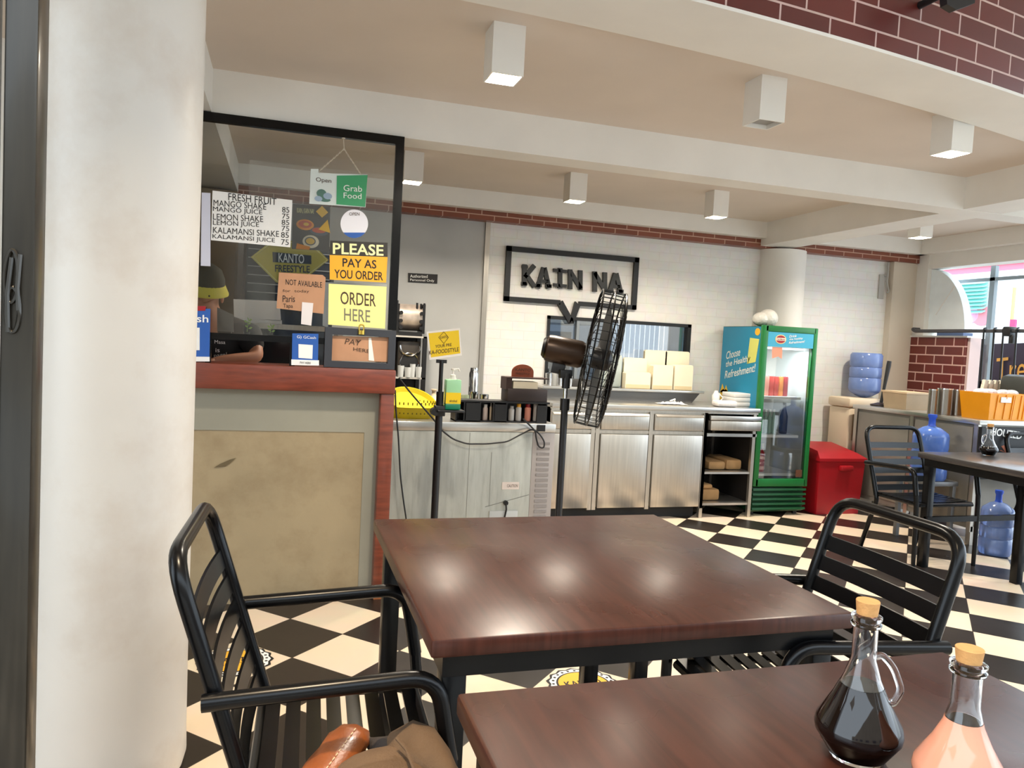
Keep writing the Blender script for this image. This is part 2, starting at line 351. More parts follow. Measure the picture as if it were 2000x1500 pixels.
struct('trim_2', arc_band(0.032, 0.33, 2.440, 3.3), PLASTER)
mb = MB(); n = 30; vs = []; fs = []
for i in range(n+1):
    x = -4+(6.05+4)*i/n; y = arc_y(max(x, -1.6))+0.3
    vs += [(x, y, 2.5), (x, 6.3, 2.5), (x, 6.3, 2.62), (x, y, 2.62)]
for i in range(n):
    a = i*4; b = a+4
    for j in range(4): fs.append((a+j, a+(j+1) % 4, b+(j+1) % 4, b+j))
fs += [(0, 1, 2, 3), (n*4+3, n*4+2, n*4+1, n*4)]
struct('ceiling', mb.add(vs, fs), CEIL)
struct('ceiling', MB().box(-4, 6.2, -0.9, 2.9, 3.3, 3.4), CEIL)
struct('ceiling_beam', MB().box(-4, 6.0, 3.79, 3.96, 2.30, 2.5), PLASTER)
struct('ceiling_beam', MB().box(4.04, 4.34, 2.75, 6.0, 2.302, 2.5), PLASTER)
struct('ceiling_beam', MB().box(-0.62, -0.35, 2.6, 6.0, 2.302, 2.5), PLASTER)
struct('ceiling_beam', MB().box(-4, 5.9, 5.82, 6.15, 2.36, 2.5), PLASTER)
struct('ceiling_beam', MB().box(5.74, 6.1, -2, 6.15, 2.36, 2.52), PLASTER)
struct('ceiling_beam', MB().box(4.34, 5.82, 3.62, 3.9, 2.38, 2.5), PLASTER)
# back wall with the serving window
WX0, WX1, WZ0, WZ1 = 2.10, 3.45, 0.965, 1.568
mb = MB().box(1.56, WX0, 6.0, 6.15, 0, 2.5).box(WX1, 5.9, 6.0, 6.15, 0, 2.5).box(WX0, WX1, 6.0, 6.15, 0, WZ0).box(WX0, WX1, 6.0, 6.15, WZ1, 2.5)
struct('wall_back', mb, WHITEBRICK)
struct('wall_back', MB().box(-4, 1.53, 6.0, 6.15, 0, 2.5), GREYWALL)
struct('trim_3', MB().box(1.53, 1.57, 5.985, 6.01, 0, 2.29), STEEL)
struct('trim_4', MB().box(-4, 5.81, 5.9, 6.0, 2.285, 2.36), REDBRICK_B)
struct('wall_left', MB().box(-4.1, -4, 2.0, 6.15, 0, 2.5), TANWALL)
struct('wall_left', MB().box(-4, -0.75, 3.79, 3.96, 0, 2.3), PLASTER)
mb = MB().lathe([(0.22, 0), (0.22, 2.285)], (4.33, 6.0, 0), 40)
struct('column', mb, PLASTER)
struct('pilaster', MB().box(5.545, 5.82, 5.93, 6.02, 0, 2.285), mat('pilaster_shade_tan', (206, 194, 176), 0.6, var=0.06, vscale=3))  # tan tone puts the shade on this face into its colour
struct('wall_right', MB().box(5.82, 5.96, 5.80, 6.15, 1.585, 2.5), PLASTER)
struct('wall_right', MB().box(5.83, 5.99, -2, 5.80, 2.228, 2.5), PLASTER)
struct('wall_right', MB().box(5.81, 5.95, 5.31, 6.1, 0, 1.58), REDBRICK_Y)
struct('trim_5', MB().box(5.80, 5.97, 5.29, 6.1, 1.58, 1.595), PLASTER)
# front round column
mb = MB(); prof = [(0.175, 0), (0.198, 0.015), (0.207, 0.05), (0.205, 0.12), (0.203, 0.4), (0.202, 1.2), (0.202, 2.5)]
struct('column', mb.lathe(prof, (-0.446, 2.39, 0), 56), COLP)
# kitchen room behind the serving window
struct('wall_back', MB().box(1.0, 5.0, 8.3, 8.4, 0, 2.5).box(1.0, 1.1, 6.15, 8.3, 0, 2.5).box(4.9, 5.0, 6.15, 8.3, 0, 2.5), mat('kitchen_wall_paint', (168, 176, 186), 0.6, var=0.08))
struct('ceiling', MB().box(1.0, 5.0, 6.15, 8.4, 2.5, 2.6), CEIL)

# serving window: frame, mullion, sliding panes
w = thing('window_1', 'black framed sliding serving window in the white brick wall', 'window', (2.775, 6.02, WZ0)); w['kind'] = 'structure'
mb = MB().box(WX0, WX1, 5.985, 6.05, WZ1-0.028, WZ1).box(WX0, WX1, 5.985, 6.05, WZ0, WZ0+0.02).box(WX0, WX0+0.025, 5.985, 6.05, WZ0, WZ1).box(WX1-0.035, WX1, 5.985, 6.05, WZ0, WZ1)
mb.build('window_frame', BLACKP, w)
MB().box(2.365, 2.39, 5.99, 6.04, WZ0, WZ1).build('mullion', mat('grey_aluminium', (150, 156, 160), 0.35, metal=0.6), w)
MB().box(WX0+0.02, 2.37, 6.028, 6.033, WZ0+0.01, WZ1-0.02).build('pane', PANEDK, w)
MB().box(2.385, WX1-0.03, 6.018, 6.023, WZ0+0.01, WZ1-0.02).build('pane', PANEDK, w)
# far kitchen window with white blinds and dark equipment, seen through it
kx = 3.72
b = thing('window_2', 'bright kitchen window with white vertical blinds', 'window', (kx+.35, 8.28, 1.0)); b['kind'] = 'structure'
MB().box(kx, kx+.75, 8.27, 8.3, 1.05, 1.75).build('window_frame', PAPER, b)
mb = MB()
for i in range(11): mb.box(kx+.03+i*0.064, kx+.08+i*0.064, 8.24, 8.26, 1.07, 1.73)
mb.build('blind', mat('glowing_blind', (250, 250, 248), 0.6, emit=0.9), b)  # emission in the material stands in for daylight behind the blinds
single('kitchen_shelf', MB().box(2.25, 3.1, 8.0, 8.28, 1.45, 1.48).box(2.25, 2.28, 8.0, 8.28, 0, 1.48).box(3.07, 3.1, 8.0, 8.28, 0, 1.48).box(2.25, 3.1, 8.0, 8.28, 1.0, 1.03), DARKSTEEL, 'dark storage rack in the kitchen beyond the serving window', 'shelf', (2.67, 8.14, 0))
single('exhaust_hood', MB().prism([(2.2, 7.2, 1.55), (3.1, 7.2, 1.55), (3.1, 7.95, 1.55), (2.2, 7.95, 1.55)], (0, 0, 0.06)).box(2.5, 2.8, 7.5, 7.8, 1.61, 2.5), STEEL, 'steel exhaust hood in the kitchen behind the serving window', 'hood', (2.65, 7.7, 1.55))

# ------------------------------------------------------------------ ceiling lamps
def lamp(x, y, lab, lit=True, zc=2.5, power=None, spread=150, col=(1, 0.89, 0.74)):
    t = thing('ceiling_light', lab, 'lamp', (x, y, zc), 0, 'white box ceiling lamps'); s = 0.062; d = 0.185
    z0 = zc-d; i = s-.006; c = lambda r, z: [(x-r, y-r, z), (x+r, y-r, z), (x+r, y+r, z), (x-r, y+r, z)]
    mb = MB().add(c(s, zc)+c(s, z0)+c(i, z0)+c(i, z0+.03), [(0, 1, 2, 3)]+[(k+j, k+(j+1) % 4, k+4+(j+1) % 4, k+4+j) for k in (0, 4, 8) for j in range(4)]+[(12, 13, 14, 15)])
    mb.build('lamp_housing', PLASTER, t)
    MB().box(x-s+.007, x+s-.007, y-s+.007, y+s-.007, zc-d+.018, zc-d+.028).build('diffuser', LITW if lit else OFFW, t)
    if lit:
        ld = bpy.data.lights.new('lamp_light', 'AREA'); ld.size = 0.1; ld.energy = power or LAMP_W; ld.color = col; ld.spread = math.radians(spread)
        lo = bpy.data.objects.new('lamp_light', ld); COL.objects.link(lo); lo.parent = t; lo.location = (0, 0, -d+.012)
    return t
lamp(0.762, 2.83, 'lit white box lamp nearest the front column, before the big beam')
lamp(1.943, 2.88, 'unlit white box lamp with a dark underside', False)
lamp(2.977, 2.89, 'lit white box lamp below the red brick bulkhead')
lamp(0.753, 4.92, 'lit white box lamp just right of the glass screen frame')
lamp(1.886, 4.95, 'lit white box lamp above the speech bubble wall sign')
lamp(2.995, 4.95, 'lit white box lamp beside the cross beam, nearest the drinks fridge')
lamp(4.77, 4.86, 'lit white box lamp beyond the cross beam, near the right window')

lamp(-0.05, 1.05, 'lit white box lamp on the high ceiling over the front tables', True, 3.3, 15.0, 86, (1, .78, .52))

# ------------------------------------------------------------------ left gate in the foreground
g = thing('metal_gate', 'dark steel gate frame with a welded latch beside the white column', 'gate', (-0.40, 1.22, 0))
MB().box(-0.367, -0.327, 1.18, 1.23, 0, 2.6, 0.004).build('gate_post', DARKSTEEL, g)
MB().box(-0.90, -0.374, 1.17, 1.20, 0, 2.6, 0.004).build('gate_panel', mat('black_gate_sheet', (26, 27, 30), 0.3, metal=0.3, var=0.4, vscale=8, bump=0.2, bscale=18, coat=0.4), g)
mb = MB(); lx = -0.349
mb.tube(ellipse((lx-0.004, 1.177, 1.375), (0.008, 0, 0.003), (0, 0, 0.035)), 0.0028, 6, True)
mb.tube(ellipse((lx-0.002, 1.177, 1.33), (0.008, 0, 0), (0, 0, 0.03)), 0.0028, 6, True)
mb.tube([(lx-.007, 1.177, 1.30), (lx-.008, 1.175, 1.35), (lx-.004, 1.177, 1.40)], 0.003, 6); mb.tube([(lx+.005, 1.177, 1.33), (lx+.004, 1.174, 1.36), (lx+.006, 1.177, 1.405)], 0.003, 6)
mb.build('latch', DARKSTEEL, g)

# ------------------------------------------------------------------ cashier partition: concrete panel, mahogany frame
PYF = 3.78
t = thing('cashier_counter', 'concrete fronted cashier counter edged in reddish mahogany', 'counter', (-0.1, 3.85, 0))
MB().box(-0.74, 0.468, 3.80, 3.95, 0, 1.05).build('front_panel', CONC, t)
MB().box(-0.74, 0.468, 3.796, 3.8, 0.84, 1.045).box(0.40, 0.468, 3.796, 3.80, 0.03, 0.84).build('panel_unlit_strip', CONCG, t)  # greyer strip paints the part of the panel that warm lamp light misses
MB().box(-0.74, 0.534, 3.725, 4.02, 1.04, 1.158, 0.006).build('top_rail', MAHOGH, t)
MB().box(0.466, 0.534, 3.735, 3.98, 0.05, 1.040, 0.006).build('stile', MAHOG, t)
MB().box(0.476, 0.526, 3.765, 3.93, 0.0, 0.05).build('foot', mat('orange_wood_foot', (176, 104, 56), 0.5), t)
mb = MB().prism([PY(418, 913, 3.7958), PY(430, 906, 3.7958), PY(448, 898, 3.7958), PY(461, 894, 3.7958), PY(449, 905, 3.7958), PY(440, 911, 3.7958)], (0, -0.0012, 0))
mb.build('paint_chip', mat('chipped_patch', (98, 84, 58), 0.8), t)
# glass screen on top
t = thing('glass_screen', 'tall black framed glass screen standing on the cashier counter', 'screen', (-0.1, PYF, 1.158))
mb = MB().box(-0.74, 0.532, PYF-.015, PYF+.015, 2.258, 2.298).box(0.492, 0.532, PYF-.015, PYF+.015, 1.354, 2.258)
mb.box(-0.74, 0.188, PYF-.015, PYF+.015, 1.268, 1.298).box(0.03, 0.055, PYF-.014, PYF+.014, 1.158, 1.27).box(-0.345, -0.32, PYF-.014, PYF+.014, 1.158, 1.27)
mb.build('screen_frame', BLACK, t)
mb = MB().box(0.19, 0.53, PYF-.03, PYF+.02, 1.318, 1.352).box(0.19, 0.53, PYF-.03, PYF+.02, 1.160, 1.19).box(0.19, 0.225, PYF-.03, PYF+.02, 1.19, 1.318).box(0.495, 0.53, PYF-.03, PYF+.02, 1.19, 1.318)
mb.build('pay_box_frame', mat('grey_black_frame', (52, 54, 60), 0.4), t)
MB().box(-0.74, 0.495, PYF-.002, PYF+.002, 1.298, 2.26).build('pane', PANE, t)
mb = MB().cyl((0.36, PYF-.035, 1.325), (0.36, PYF-.035, 1.345), 0.016).tube(fillet([(0.349, PYF-.035, 1.342), (0.349, PYF-.035, 1.372), (0.371, PYF-.035, 1.372), (0.371, PYF-.035, 1.342)], 0.01), 0.0035, 8)
mb.build('padlock', mat('brass', (190, 160, 70), 0.3, metal=0.8), t)

# signs taped on the glass: each built in the glass plane from its measured corners
SY = PYF-0.004
def sign(name, label, cat, px, M, y=SY, th=0.002, group=None):
    q = quad(px, PY, y); c = sum(q, Vector())/len(q); t = thing(name, label, cat, (c.x, y, min(p.z for p in q)), 0, group)
    MB().prism(q, (0, th, 0)).build('sheet', M, t); return t
def letter(t, body, ll, lr, ul, M, y=SY, bold=0.0, name='lettering'):
    text_on(MB(), body, PY(*ll, y), PY(*lr, y), PY(*ul, y), (0, -0.0012, 0), bold).build(name, M, t)
t = sign('menu_board', 'white fresh fruit shake price list taped on the glass', 'sign', [(415, 372), (571, 391), (567, 483), (412, 469)], PAPER)
letter(t, 'FRESH FRUIT', (446, 391), (540, 401), (446, 377), INK, bold=0.0)
mbt = MB()
for body, ll, lr, ul in [('MANGO SHAKE', (417, 402), (520, 410), (417, 390)), ('MANGO JUICE', (416, 415), (512, 422), (416, 403)), ('LEMON SHAKE', (416, 429), (514, 434), (416, 417)), ('LEMON JUICE', (416, 442), (506, 446), (416, 430)), ('KALAMANSI SHAKE', (416, 455), (545, 463), (416, 443)), ('KALAMANSI JUICE', (415, 468), (537, 476), (415, 457)),
                         ('85', (551, 415), (565, 416), (551, 404)), ('75', (551, 427), (565, 428), (551, 417)), ('85', (550, 439), (565, 440), (550, 429)), ('75', (550, 451), (565, 452), (550, 441)), ('85', (549, 464), (564, 465), (549, 453)), ('75', (549, 478), (564, 479), (549, 467))]:
    text_on(mbt, body, PY(*ll, SY), PY(*lr, SY), PY(*ul, SY), (0, -.0012, 0))
mbt.build('price_lines', INK, t)
t = sign('hanging_sign', 'white and green open sign hung from a small chain', 'sign', [(607, 330), (622, 330), (622, 338), (718, 341), (714, 405), (604, 398)], mat('pale_sign_card', (214, 222, 218), 0.6))
MB().prism(quad([(658, 343), (718, 342), (713, 404), (657, 399)], PY, SY-.001), (0, -.001, 0)).build('green_panel', mat('leaf_green_card', (62, 156, 104), 0.5), t)
letter(t, 'Open', (617, 357), (647, 360), (617, 346), INKB)
letter(t, 'Grab', (671, 373), (707, 375), (671, 361), INKW, SY-.002); letter(t, 'Food', (671, 387), (706, 389), (671, 376), INKW, SY-.002)
mb = MB()
for cx, cy, w2, h2, k in [(628, 378, 9, 8, 0), (640, 383, 8, 6, 1), (622, 388, 7, 5, 1), (634, 390, 11, 4, 0)]:
    c = PY(cx, cy, SY-.0014-.0002*k); mb.prism(ellipse(c, (w2*.0026, 0, 0), (0, 0, h2*.0026), 12), (0, -.0004, 0), k)
mb.build('picture', [mat('grey_green_print', (84, 120, 108), 0.6), mat('grey_blue_print', (150, 170, 190), 0.6)], t)
mb = MB(); a = PY(672, 291, SY)
for p in (PY(624, 334, SY), PY(705, 341, SY)):
    for i in range(16):
        c = a.lerp(p, (i+.5)/16); d = (p-a).normalized(); s = Vector((0, 1, 0)) if i % 2 else d.cross(Vector((0, 1, 0)))
        mb.tube(ellipse(c, d*0.0065, s*0.0028, 8), 0.0012, 5, True)
mb.tube([a, PY(671, 272, SY)], 0.0015, 6); mb.lathe([(0.008, 0), (0.008, 0.006)], PY(671, 271, SY-.002), 10)
mb.build('chain', mat('pale_chain', (214, 204, 186), 0.4, metal=0.3), t)
t = sign('food_poster', 'black food poster with pizza and bowl pictures behind the price list', 'poster', [(572, 398), (645, 404), (643, 490), (570, 486)], mat('poster_black', (48, 44, 46), 0.5), PYF+.006)
yb = PYF+.005; pm = [mat('food_red', (200, 84, 50), 0.6), mat('food_yellow', (238, 190, 60), 0.6), mat('food_cream', (244, 232, 208), 0.6), mat('food_orange', (240, 150, 50), 0.6), mat('bowl_grey', (70, 78, 96), 0.5)]
mb = MB()
for k, (cx, cy, ax, ay, i) in enumerate([(596, 439, 16, 10, 3), (596, 438, 12, 7, 0), (598, 438, 5, 3, 1), (624, 452, 17, 8, 4), (623, 450, 13, 5, 0), (607, 472, 15, 12, 2), (606, 471, 10, 8, 4), (606, 471, 8, 6, 1)]):
    mb.prism(ellipse(PY(cx, cy, yb-.0003*k), (ax*.00255, 0, 0), (0, 0, ay*.00255), 20), (0, -.0003, 0), i)
mb.prism(quad([(622, 448), (640, 429), (645, 455)], PY, yb-.003), (0, -.0003, 0), 1); mb.prism(quad([(580, 475), (606, 482), (604, 488), (578, 486)], PY, yb-.003), (0, -.0003, 0), 3)
mb.prism(quad([(617, 413), (629, 402), (641, 415), (629, 425)], PY, yb-.0005), (0, -.0003, 0), 1)
mb.build('picture', pm, t); letter(t, 'KAIN, KAIN NA!', (580, 417), (613, 419), (580, 406), INKY, yb)
t = sign('round_sticker', 'round white open sticker with a blue base on the glass', 'sticker', [(692+27*math.cos(2*math.pi*i/28), 437+28*math.sin(2*math.pi*i/28)) for i in range(28)], mat('sticker_white', (236, 234, 240), 0.5))
MB().prism(quad([(692+27*math.cos(a), 437+28*math.sin(a)) for a in [math.radians(38+i*104/10) for i in range(11)]], PY, SY-.001), (0, -.0008, 0)).build('blue_base', BLUED, t)
letter(t, 'OPEN', (682, 421), (702, 421), (682, 415), INKB)
t = sign('pay_sign', 'black and amber please pay as you order sign on the glass', 'sign', [(645, 470), (757, 474), (757, 502), (644, 498)], mat('sign_black', (44, 40, 34), 0.5))
MB().prism(quad([(644, 498), (757, 502), (754, 552), (644, 546)], PY, SY), (0, .002, 0)).build('amber_panel', ORANGES, t)
letter(t, 'PLEASE', (650, 496), (749, 500), (650, 474), INKY, bold=0.02)
letter(t, 'PAY AS', (669, 521), (735, 525), (669, 504), INK, bold=0.012); letter(t, 'YOU ORDER', (653, 543), (748, 548), (653, 526), INK, bold=0.01)
t = sign('order_sign', 'pale yellow order here sign below the please pay sign', 'sign', [(642, 554), (755, 560), (752, 642), (641, 634)], PALEY)
MB().prism(quad([(632, 551), (756, 555), (755, 562), (642, 558), (641, 640), (630, 636)], PY, SY+.003), (0, .001, 0)).build('plastic_sleeve', mat('clear_sleeve', (236, 234, 230), 0.15), t)
letter(t, 'ORDER', (665, 594), (734, 599), (665, 569), INKB, bold=0.005); letter(t, 'HERE', (672, 626), (723, 630), (672, 602), mat('grey_ink', (120, 116, 96), 0.6), bold=0.005)
t = sign('roadsign', 'olive yellow diamond sign lettered in black behind the glass', 'sign', [(490, 502), (522, 477), (570, 470), (620, 486), (642, 508), (600, 541), (568, 556), (540, 552)], OLIVEY, PYF+.010)
MB().prism(quad([(532, 492), (608, 499), (608, 516), (533, 512)], PY, PYF+.008), (0, .001, 0)).build('name_panel', INK, t)
letter(t, 'KANTO', (544, 512), (594, 515), (544, 494), INKW, PYF+.0075, 0.01); letter(t, 'FREESTYLE', (537, 531), (605, 533), (537, 517), INK, PYF+.009, 0.02)
mb = MB().tube(quad([(494, 502), (524, 479), (570, 473), (619, 489), (639, 508), (598, 539), (568, 553), (541, 549)], PY, PYF+.009), 0.0016, 5, True); mb.build('border', INKY, t)
t = sign('cardboard_note', 'brown cardboard not available note taped over the diamond sign', 'note', [(545, 532), (630, 537), (636, 542), (632, 613), (540, 602)], CARDB, SY)
letter(t, 'NOT AVAILABLE', (558, 556), (629, 562), (558, 545), INK); letter(t, 'Paris', (552, 590), (576, 590), (552, 577), INK); letter(t, 'Tapa', (553, 603), (572, 604), (553, 593), INK)
mb = text_on(MB(), 'for  today', PY(552, 572, SY), PY(604, 573, SY), PY(552, 565, SY), (0, -.0012, 0)); mb.build('lettering', INKB, t)
t = sign('receipt_strip', 'narrow white receipt taped below the cardboard note', 'note', [(590, 590), (612, 592), (608, 636), (588, 633)], mat('receipt_paper', (226, 218, 216), 0.6), SY-.003)
t = sign('paper_strip', 'tall pale lilac paper strip beside the column at the glass edge', 'note', [(394, 376), (411, 377), (411, 520), (392, 519)], mat('lilac_paper', (206, 206, 220), 0.6), SY)
# payment cards standing on the counter
def paycard(px, lab, base_px):
    y = 3.742; q = quad(px, PY, y); c = sum(q, Vector())/4; t = thing('payment_card', lab, 'card', (c.x, y, 1.158), 0, None)
    MB().prism(q, (0, .006, 0)).build('card', BLUED, t); MB().prism(quad(base_px, PY, y-.004), (0, .018, 0)).build('card_base', PAPER, t); return t
t = paycard([(571, 651), (622, 652), (621, 706), (570, 703)], 'blue payment card stand in front of the glass screen opening', [(569, 702), (623, 704), (623, 714), (569, 713)])
MB().prism(quad([(583, 672), (611, 674), (610, 701), (583, 699)], PY, 3.741), (0, -.0008, 0)).build('white_panel', PAPER, t)
letter(t, 'G) GCash', (580, 662), (617, 664), (580, 655), INKW, 3.741); letter(t, 'PAY HERE', (586, 710), (607, 711), (586, 706), INK, 3.737)
t = paycard([(340, 604), (411, 603), (409, 698), (340, 697)], 'blue payment card stand half hidden by the white column', [(340, 696), (409, 697), (409, 706), (340, 706)])
letter(t, 'GCash', (330, 628), (407, 630), (330, 613), INKW, 3.741, 0.01); MB().prism(quad([(350, 640), (390, 640), (390, 684), (350, 684)], PY, 3.741), (0, -.0008, 0)).build('white_panel', PAPER, t)
MB().prism(quad([(345, 598), (402, 598), (401, 607), (345, 607)], PY, 3.741), (0, -.0008, 0)).build('red_tab', RED, t)
t = sign('pay_note', 'cardboard pay here now note inside the small black box frame', 'note', [(649, 656), (759, 659), (758, 707), (648, 704)], CARDB, PYF-.012)
letter(t, 'PAY', (673, 672), (703, 675), (676, 661), INKB, PYF-.013); letter(t, 'HERE', (690, 685), (722, 690), (690, 678), INKB, PYF-.013); 
mb = MB().prism(quad([(720, 660), (725, 660), (731, 705), (720, 704)], PY, PYF-.0135), (0, -.0008, 0)); mb.build('tape', mat('clear_tape', (240, 232, 222), 0.1), t)
# seedlings on the ledge of the screen
for px, py, h, lab in [(482, 649, 0.075, 'taller pale green seedling on the black ledge behind the glass'), (527, 651, 0.05, 'shorter pale green seedling on the black ledge behind the glass')]:
    p = PY(px, py, 3.805); p.z = 1.298; t = thing('seedling', lab, 'plant', p, 0, 'seedlings behind the glass')
    MB().tube([p, p+Vector((.003, 0, h*.5)), p+Vector((.006, 0, h))], 0.0016, 6).build('stem', LEAF, t)
    for k in range(7):
        a = k*2.4; r = .02; c = p+Vector((.005, 0, h*(.35+.1*k))); dx = Vector((math.cos(a), math.sin(a)*.4, .35))*r
        MB().prism([c, c+dx*.6+Vector((0, 0, .006)), c+dx, c+dx*.6-Vector((0, 0, .006))], (0, .0015, 0)).build('leaf', LEAF, t)
    MB().lathe([(.012, 0), (.015, .012)], p, 12).build('pot', BLACKP, t)
single('screen_ledge', MB().box(-0.74, 0.19, 3.80, 3.87, 1.284, 1.298), BLACK, 'narrow black ledge behind the glass screen', 'ledge')

# ------------------------------------------------------------------ tables
def table(name, label, x0, x1, y0, y1, extra=(), M=None):
    t = thing(name, label, 'table', ((x0+x1)/2, (y0+y1)/2, 0))
    MB().box(x0, x1, y0, y1, 0.712, 0.75, 0.007).build('tabletop', M or WOOD, t)
    a = 0.03; h = 0.05
    mb = MB().box(x0+a, x1-a, y0+a, y0+a+.03, .662, .712).box(x0+a, x1-a, y1-a-.03, y1-a, .662, .712).box(x0+a, x0+a+.03, y0+a+.03, y1-a-.03, .662, .712).box(x1-a-.03, x1-a, y0+a+.03, y1-a-.03, .662, .712)
    mb.build('apron', BLACK, t)
    for lx, ly in ((x0+a, y0+a), (x1-a-h, y0+a), (x0+a, y1-a-h), (x1-a-h, y1-a-h)): MB().box(lx, lx+h, ly, ly+h, 0, .664, .003).build('leg', BLACK, t)
    for lx, ly in extra: MB().box(lx-.025, lx+.025, ly-.025, ly+.025, 0, .664, .003).build('support_post', BLACK, t)
    return t
table('dining_table', 'square dark brown wooden table between two black slatted chairs', 0.288, 1.262, 1.385, 2.36, [(1.02, 2.30), (1.207, 1.93)])
table('dining_table', 'dark brown wooden table holding the two corked glass bottles', 0.288, 1.285, 0.19, 1.168)
t3 = table('dining_table', 'dark table with a glossy top holding the small sauce jug', 4.0, 4.98, 2.96, 3.95, [(4.38, 3.5)], plank_mat('dark_glossy_wood', (56, 52, 52), 0.16, 0.24, 0.38))
b3_ = MATS['dark_glossy_wood'].node_tree.nodes['Principled BSDF']; b3_.inputs['Coat Weight'].default_value = 0.7; b3_.inputs['Coat Roughness'].default_value = 0.22
MB().box(4.03, 4.95, 3.86, 3.89, .30, .335).build('stretcher', BLACK, t3)

# ------------------------------------------------------------------ slatted metal chairs (local frame: faces +x)
def make_chair(label, loc, rotz):
    t = thing('slatted_chair', label, 'chair'); w = 0.232; r = 0.0160
    def bx(z): return -0.15-(z-0.44)*0.31
    back = fillet([(bx(.42), w, .42), (bx(.905), w, .905), (bx(.905), -w, .905), (bx(.42), -w, .42)], 0.085, 7)
    MB().tube(back, r, 12).build('back_frame', BLACK, t)
    mb = MB()
    for k in range(6):
        z = 0.775-k*0.060; a = math.atan(0.31); n = 8; vs = []; fs = []
        for i in range(n+1):
            y = -w+.004+(2*w-.008)*i/n; bow = -0.012*(1-(y/w)**2)
            for dx, dz in ((.003, -.0205), (.003, .0205), (-.003, .0205), (-.003, -.0205)): vs.append((bx(z+dz)+bow+dx, y, z+dz))
        for i in range(n):
            for j in range(4): fs.append((i*4+j, i*4+(j+1) % 4, i*4+4+(j+1) % 4, i*4+4+j))
        fs += [(0, 1, 2, 3), (n*4+3, n*4+2, n*4+1, n*4)]; mb.add(vs, fs)
    mb.build('backrest', BLACK, t)
    mb = MB()
    for k in range(8):
        x = -0.125+k*0.046; n = 8; vs = []; fs = []
        for i in range(n+1):
            y = -.228+.456*i/n; z = .447-0.010*(1-(y/.228)**2)-.006*math.sin(math.pi*(k+.5)/8)+(.0 if k < 7 else -.006)
            for dx, dz in ((-.0165, -.0035), (.0165, -.0035), (.0165, .0035), (-.0165, .0035)): vs.append((x+dx, y, z+dz))
        for i in range(n):
            for j in range(4): fs.append((i*4+j, i*4+(j+1) % 4, i*4+4+(j+1) % 4, i*4+4+j))
        fs += [(0, 1, 2, 3), (n*4+3, n*4+2, n*4+1, n*4)]; mb.add(vs, fs)
    mb.build('seat', BLACK, t)
    mb = MB()
    for s in (-1, 1): mb.tube([(-.155, s*.222, .427), (.215, s*.222, .427)], .012, 8)
    mb.tube([(.215, -.222, .427), (.215, .222, .427)], .012, 8); mb.tube([(-.15, -.222, .425), (-.15, .222, .425)], .012, 8)
    mb.build('seat_frame', BLACK, t)
    for s in (-1, 1):
        y = s*.258
        arm = fillet([(-.235, y, .648), (.19, y, .672), (.222, y, .50)], .06, 7)
        MB().tube(arm, .0165, 12).build('armrest', BLACK, t)
        MB().tube([(.2218, y, .50), (.228, s*.256, .44), (.235, s*.25, .0)], [.0155, .0155, .013], 10).build('leg', BLACK, t)
        MB().tube(fillet([(bx(.44), s*w, .44), (-.135, s*w, .39), (-.25, s*.24, 0)], .06, 6), .0145, 10).build('leg', BLACK, t)
    t.location = loc; t.rotation_euler = (0, 0, rotz); t['group'] = 'black slatted metal armchairs'
    return t
chair = make_chair('black slatted metal chair holding the brown leather bag', (0.126, 1.668, 0), math.radians(-2))
dup(chair, (1.315, 1.655, 0), math.radians(178), 'black slatted metal chair across the table, with its back towards the red cooler')
dup(chair, (4.20, 4.10, 0), math.radians(-90), 'black slatted metal chair behind the dark glossy table, next to the red cooler').scale = (1, 1, .95)
dup(chair, (5.36, 3.99, 0), math.radians(-90), 'black slatted metal chair partly cut off at the right edge, under the orange crate').scale = (1, 1, .93)

# leather and canvas bag lying on the first chair
bagp = Vector((0.15, 1.47, .45))
t = thing('shoulder_bag', 'brown leather and olive canvas bag lying on the slatted chair', 'bag', bagp)
def blob(rings, n=20):
    mb = MB(); vs = []; fs = []; m_ = len(rings)
    for (c, ax, ay) in rings:
        for j in range(n): a = 2*math.pi*j/n; k = 1+.06*math.sin(3*a+len(vs)); vs.append(Vector(c)+Vector(ax)*math.cos(a)*k+Vector(ay)*math.sin(a)*k)
    for i in range(m_-1):
        for j in range(n): fs.append((i*n+j, i*n+(j+1) % n, (i+1)*n+(j+1) % n, (i+1)*n+j))
    fs += [tuple(range(n)), tuple((m_-1)*n+j for j in range(n))]
    return mb.add(vs, fs)
A = PZ(690, 1432, .53); B = PZ(590, 1570, .50)
d = (B-A).normalized(); sx = d.cross(Vector((0, 0, 1))).normalized()
rings = [(A-d*.012, sx*.012, Vector((0, 0, .006))), (A-d*.004, sx*.034, Vector((0, 0, .016))), (A+d*.02, sx*.042, Vector((0, 0, .022)))]+[(A+(B-A)*k, sx*.043, Vector((0, 0, .022))) for k in (.25, .5, .75, 1.0)]
blob(rings, 22).build('leather_flap', BROWNLEA, t, angle=60)
mb = MB()
for k in range(14):
    c = A+(B-A)*(.10+k*.063)+Vector((0, 0, .0222))-sx*.012; mb.tube([c-d*.0035, c+d*.0035], .0012, 5)
mb.build('stitching', mat('pale_thread', (226, 190, 150), 0.7), t)
rings = []
for k, (px, py, z, rx, rz) in enumerate([(735, 1440, .52, .02, .012), (755, 1420, .545, .035, .03), (800, 1412, .575, .05, .04), (842, 1428, .575, .05, .04), (872, 1470, .56, .05, .04), (900, 1540, .53, .05, .04)]):
    c = PZ(px, py, z); rings.append((c-Vector((0, .035, .03)), Vector((0.012, rx*1.3, 0)), Vector((0, 0.0, rz))))
blob(rings, 18).build('canvas_flap', CANVAS, t, angle=60)
